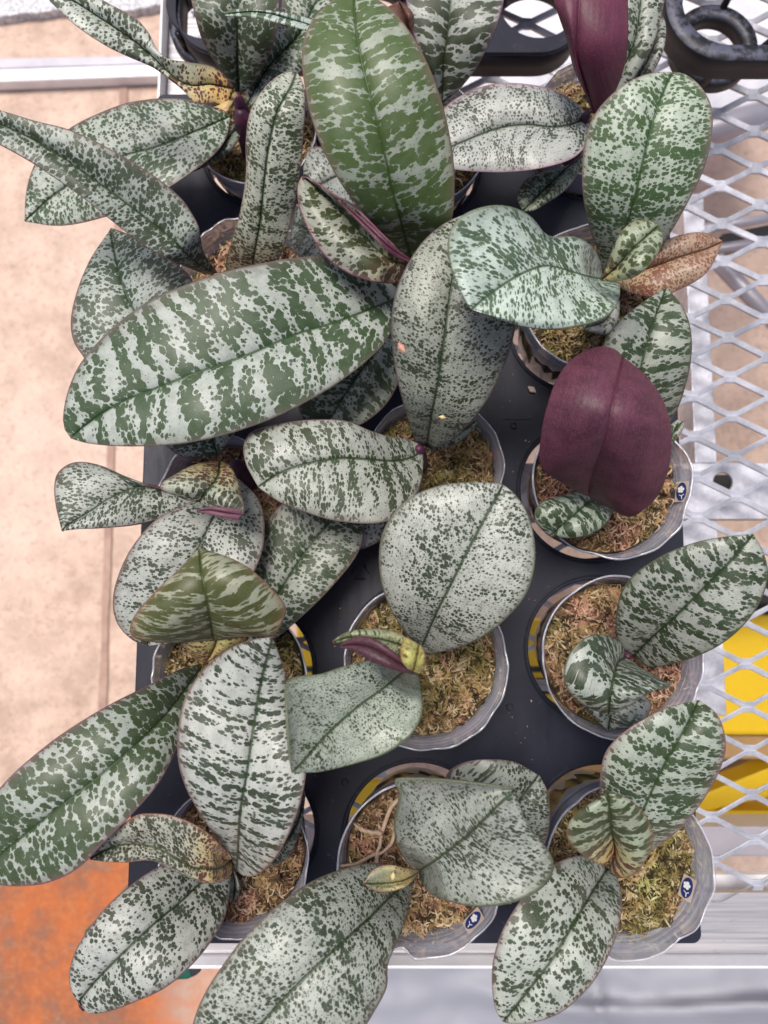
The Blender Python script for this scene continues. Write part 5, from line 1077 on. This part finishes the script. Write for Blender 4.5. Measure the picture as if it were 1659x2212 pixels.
# ---------------------------------------------------------------- stickers inside the rims, husks and bits
def sticker(k, u, v, z_, ang, tiltdir, s=1.0):
    r0 = ROOT[k]; p = W(u, v, z_); cx, cy, sc, zr = POTW[k]
    out = Vector((cx - p.x, cy - p.y, 0)).normalized()
    up = (Vector((0, 0, 1)) * 0.86 - out * 0.5).normalized()       # leans against the sloping wall
    nrm = (out * 0.86 + Vector((0, 0, 1)) * 0.5).normalized(); side = up.cross(nrm).normalized()
    s = s * 0.74; hw, hh = 0.0102 * s, 0.0068 * s
    def pl(a, b_, h): return p + side * a + up * b_ + nrm * h
    def slab(name, outl, h0, h1, m_, par):
        n = len(outl); vs = [pl(a, b_, h1) for a, b_ in outl] + [pl(a, b_, h0) for a, b_ in outl]
        fs = [tuple(range(n)), tuple(range(2 * n - 1, n - 1, -1))] + [(i, i + n, (i + 1) % n + n, (i + 1) % n) for i in range(n)]
        ar = sum(outl[i][0] * outl[(i + 1) % n][1] - outl[(i + 1) % n][0] * outl[i][1] for i in range(n))
        if ar < 0: fs = [tuple(reversed(f)) for f in fs]
        if side.cross(up).dot(nrm) < 0: fs = [tuple(reversed(f)) for f in fs]
        return mesh(name, vs, fs, m_, par, r0.location, smooth=False)
    tg_ = slab('sticker', [(-hw, -hh), (hw, -hh), (hw, hh), (-hw, hh)], -0.0003, 0.0, M_TAG, r0)
    el = [(0.0092 * s * math.cos(a * math.pi / 18), 0.0056 * s * math.sin(a * math.pi / 18)) for a in range(36)]
    slab('emblem', el, 0.0001, 0.0003, M_BLUE, tg_)
    fl = []
    for a in range(60):
        an = a * math.pi / 30; r_ = 0.0026 * s * (1 + 0.38 * abs(math.sin(2.5 * an + .3)) - 0.25 * (abs(math.sin(2.5 * an + .3)) < .2))
        fl.append((-0.002 * s + r_ * math.cos(an), -0.0004 * s + r_ * 1.05 * math.sin(an)))
    slab('flower_print', fl, 0.0004, 0.0006, M_WHITE, tg_)
    for an in (0.2, 2.2, 4.3):
        c0 = (0.0045 * s, 0.001 * s); d0 = (math.cos(an), math.sin(an)); q = (-d0[1] * .00025, d0[0] * .00025)
        slab('line_print', [(c0[0] + q[0], c0[1] + q[1]), (c0[0] - q[0], c0[1] - q[1]), (c0[0] + d0[0] * .0022 - q[0], c0[1] + d0[1] * .0022 - q[1]), (c0[0] + d0[0] * .0022 + q[0], c0[1] + d0[1] * .0022 + q[1])], 0.0004, 0.0006, M_WHITE, tg_)
sticker('Q', 1484, 1918, 0.048, 0, 0)
sticker('I', 1472, 1062, 0.048, 0, 0)
sticker('O', 1022, 1988, 0.048, 0, 0)

M_HUSK = {'pink': simple('pink_husk', (.55, .24, .18), (.62, .36, .26), .8, 0, 300), 'yel': simple('yellow_husk', (.68, .55, .28), (.6, .45, .2), .8, 0, 300), 'pale': simple('pale_husk', (.55, .47, .42), (.42, .33, .28), .8, 0, 300)}
def flake(u, v, z_, L, wd, ang, m_, label, seed):
    rr = random.Random(seed); vs = []; fs = []; p = W(u, v, z_); n = 8
    for k in range(n + 1):
        tt = k / n; wk = wd * math.sin(math.pi * min(max(tt * .92 + .04, 0), 1)) * rr.uniform(.7, 1.15)
        for sgn in (1, 0, -1):
            x = (tt - .5) * L; y = wk * sgn
            vs.append((p.x + x * math.cos(ang) - y * math.sin(ang), p.y + x * math.sin(ang) + y * math.cos(ang), p.z + 0.0009 * math.sin(math.pi * tt) + (0.0006 if sgn == 0 else 0) + rr.uniform(0, .0002)))
    for k in range(n):
        for q in range(2): a = 3 * k + q; fs.append((a, a + 1, a + 4, a + 3))
    o = mesh('husk_flake', vs, fs, m_); s_ = o.modifiers.new('thickness', 'SOLIDIFY'); s_.thickness = 0.0004
    tag(o, label, 'flake'); return o
flake(868, 752, 0.1605, 0.0075, 0.0022, -1.0, M_HUSK['pink'], 'pink bark flake lying on the upright oval leaf', 1)
flake(956, 902, 0.142, 0.0048, 0.0013, -0.2, M_HUSK['yel'], 'yellow husk flake near the base of the upright oval leaf', 2)
flake(1149, 842, 0.0015, 0.0085, 0.0024, -0.7, M_HUSK['pale'], 'pale husk lying on the bare black tray panel', 3)
flake(849, 1892, 0.172, 0.0045, 0.0014, 1.4, M_HUSK['yel'], 'pale yellow fleck on the small yellow bud leaf', 4)

# crumbs of moss spilled over the tray panel
rr = random.Random(77); vs = []; fs = []
for k in range(80):
    u = rr.choice((rr.gauss(1130, 22), rr.gauss(720, 25), rr.uniform(560, 1450), rr.gauss(1110, 40))); v = rr.uniform(560, 2000); p = W(u, v, 0.0008)
    if not (tx0 + .004 < p.x < tx1 - .004 and ty0 + .004 < p.y < ty1 - .004): continue
    if any(math.hypot(p.x - hx, p.y - hy) < hr + 0.003 for hx, hy, hr in holes): continue
    a = rr.uniform(0, 6.28); L = rr.uniform(.0003, .0012); wd = L * rr.uniform(.2, .6); b0 = len(vs)
    for q in range(5):
        an = q * 1.2566; x = L * math.cos(an); y = wd * math.sin(an); vs.append((p.x + x * math.cos(a) - y * math.sin(a), p.y + x * math.sin(a) + y * math.cos(a), 0.0003))
    vs.append((p.x, p.y, 0.0012))
    for q in range(5): fs.append((b0 + q, b0 + (q + 1) % 5, b0 + 5))
tag(mesh('moss_crumbs', vs, fs, M_ROOT), 'tiny pale crumbs scattered over the black tray panel', kind='stuff')
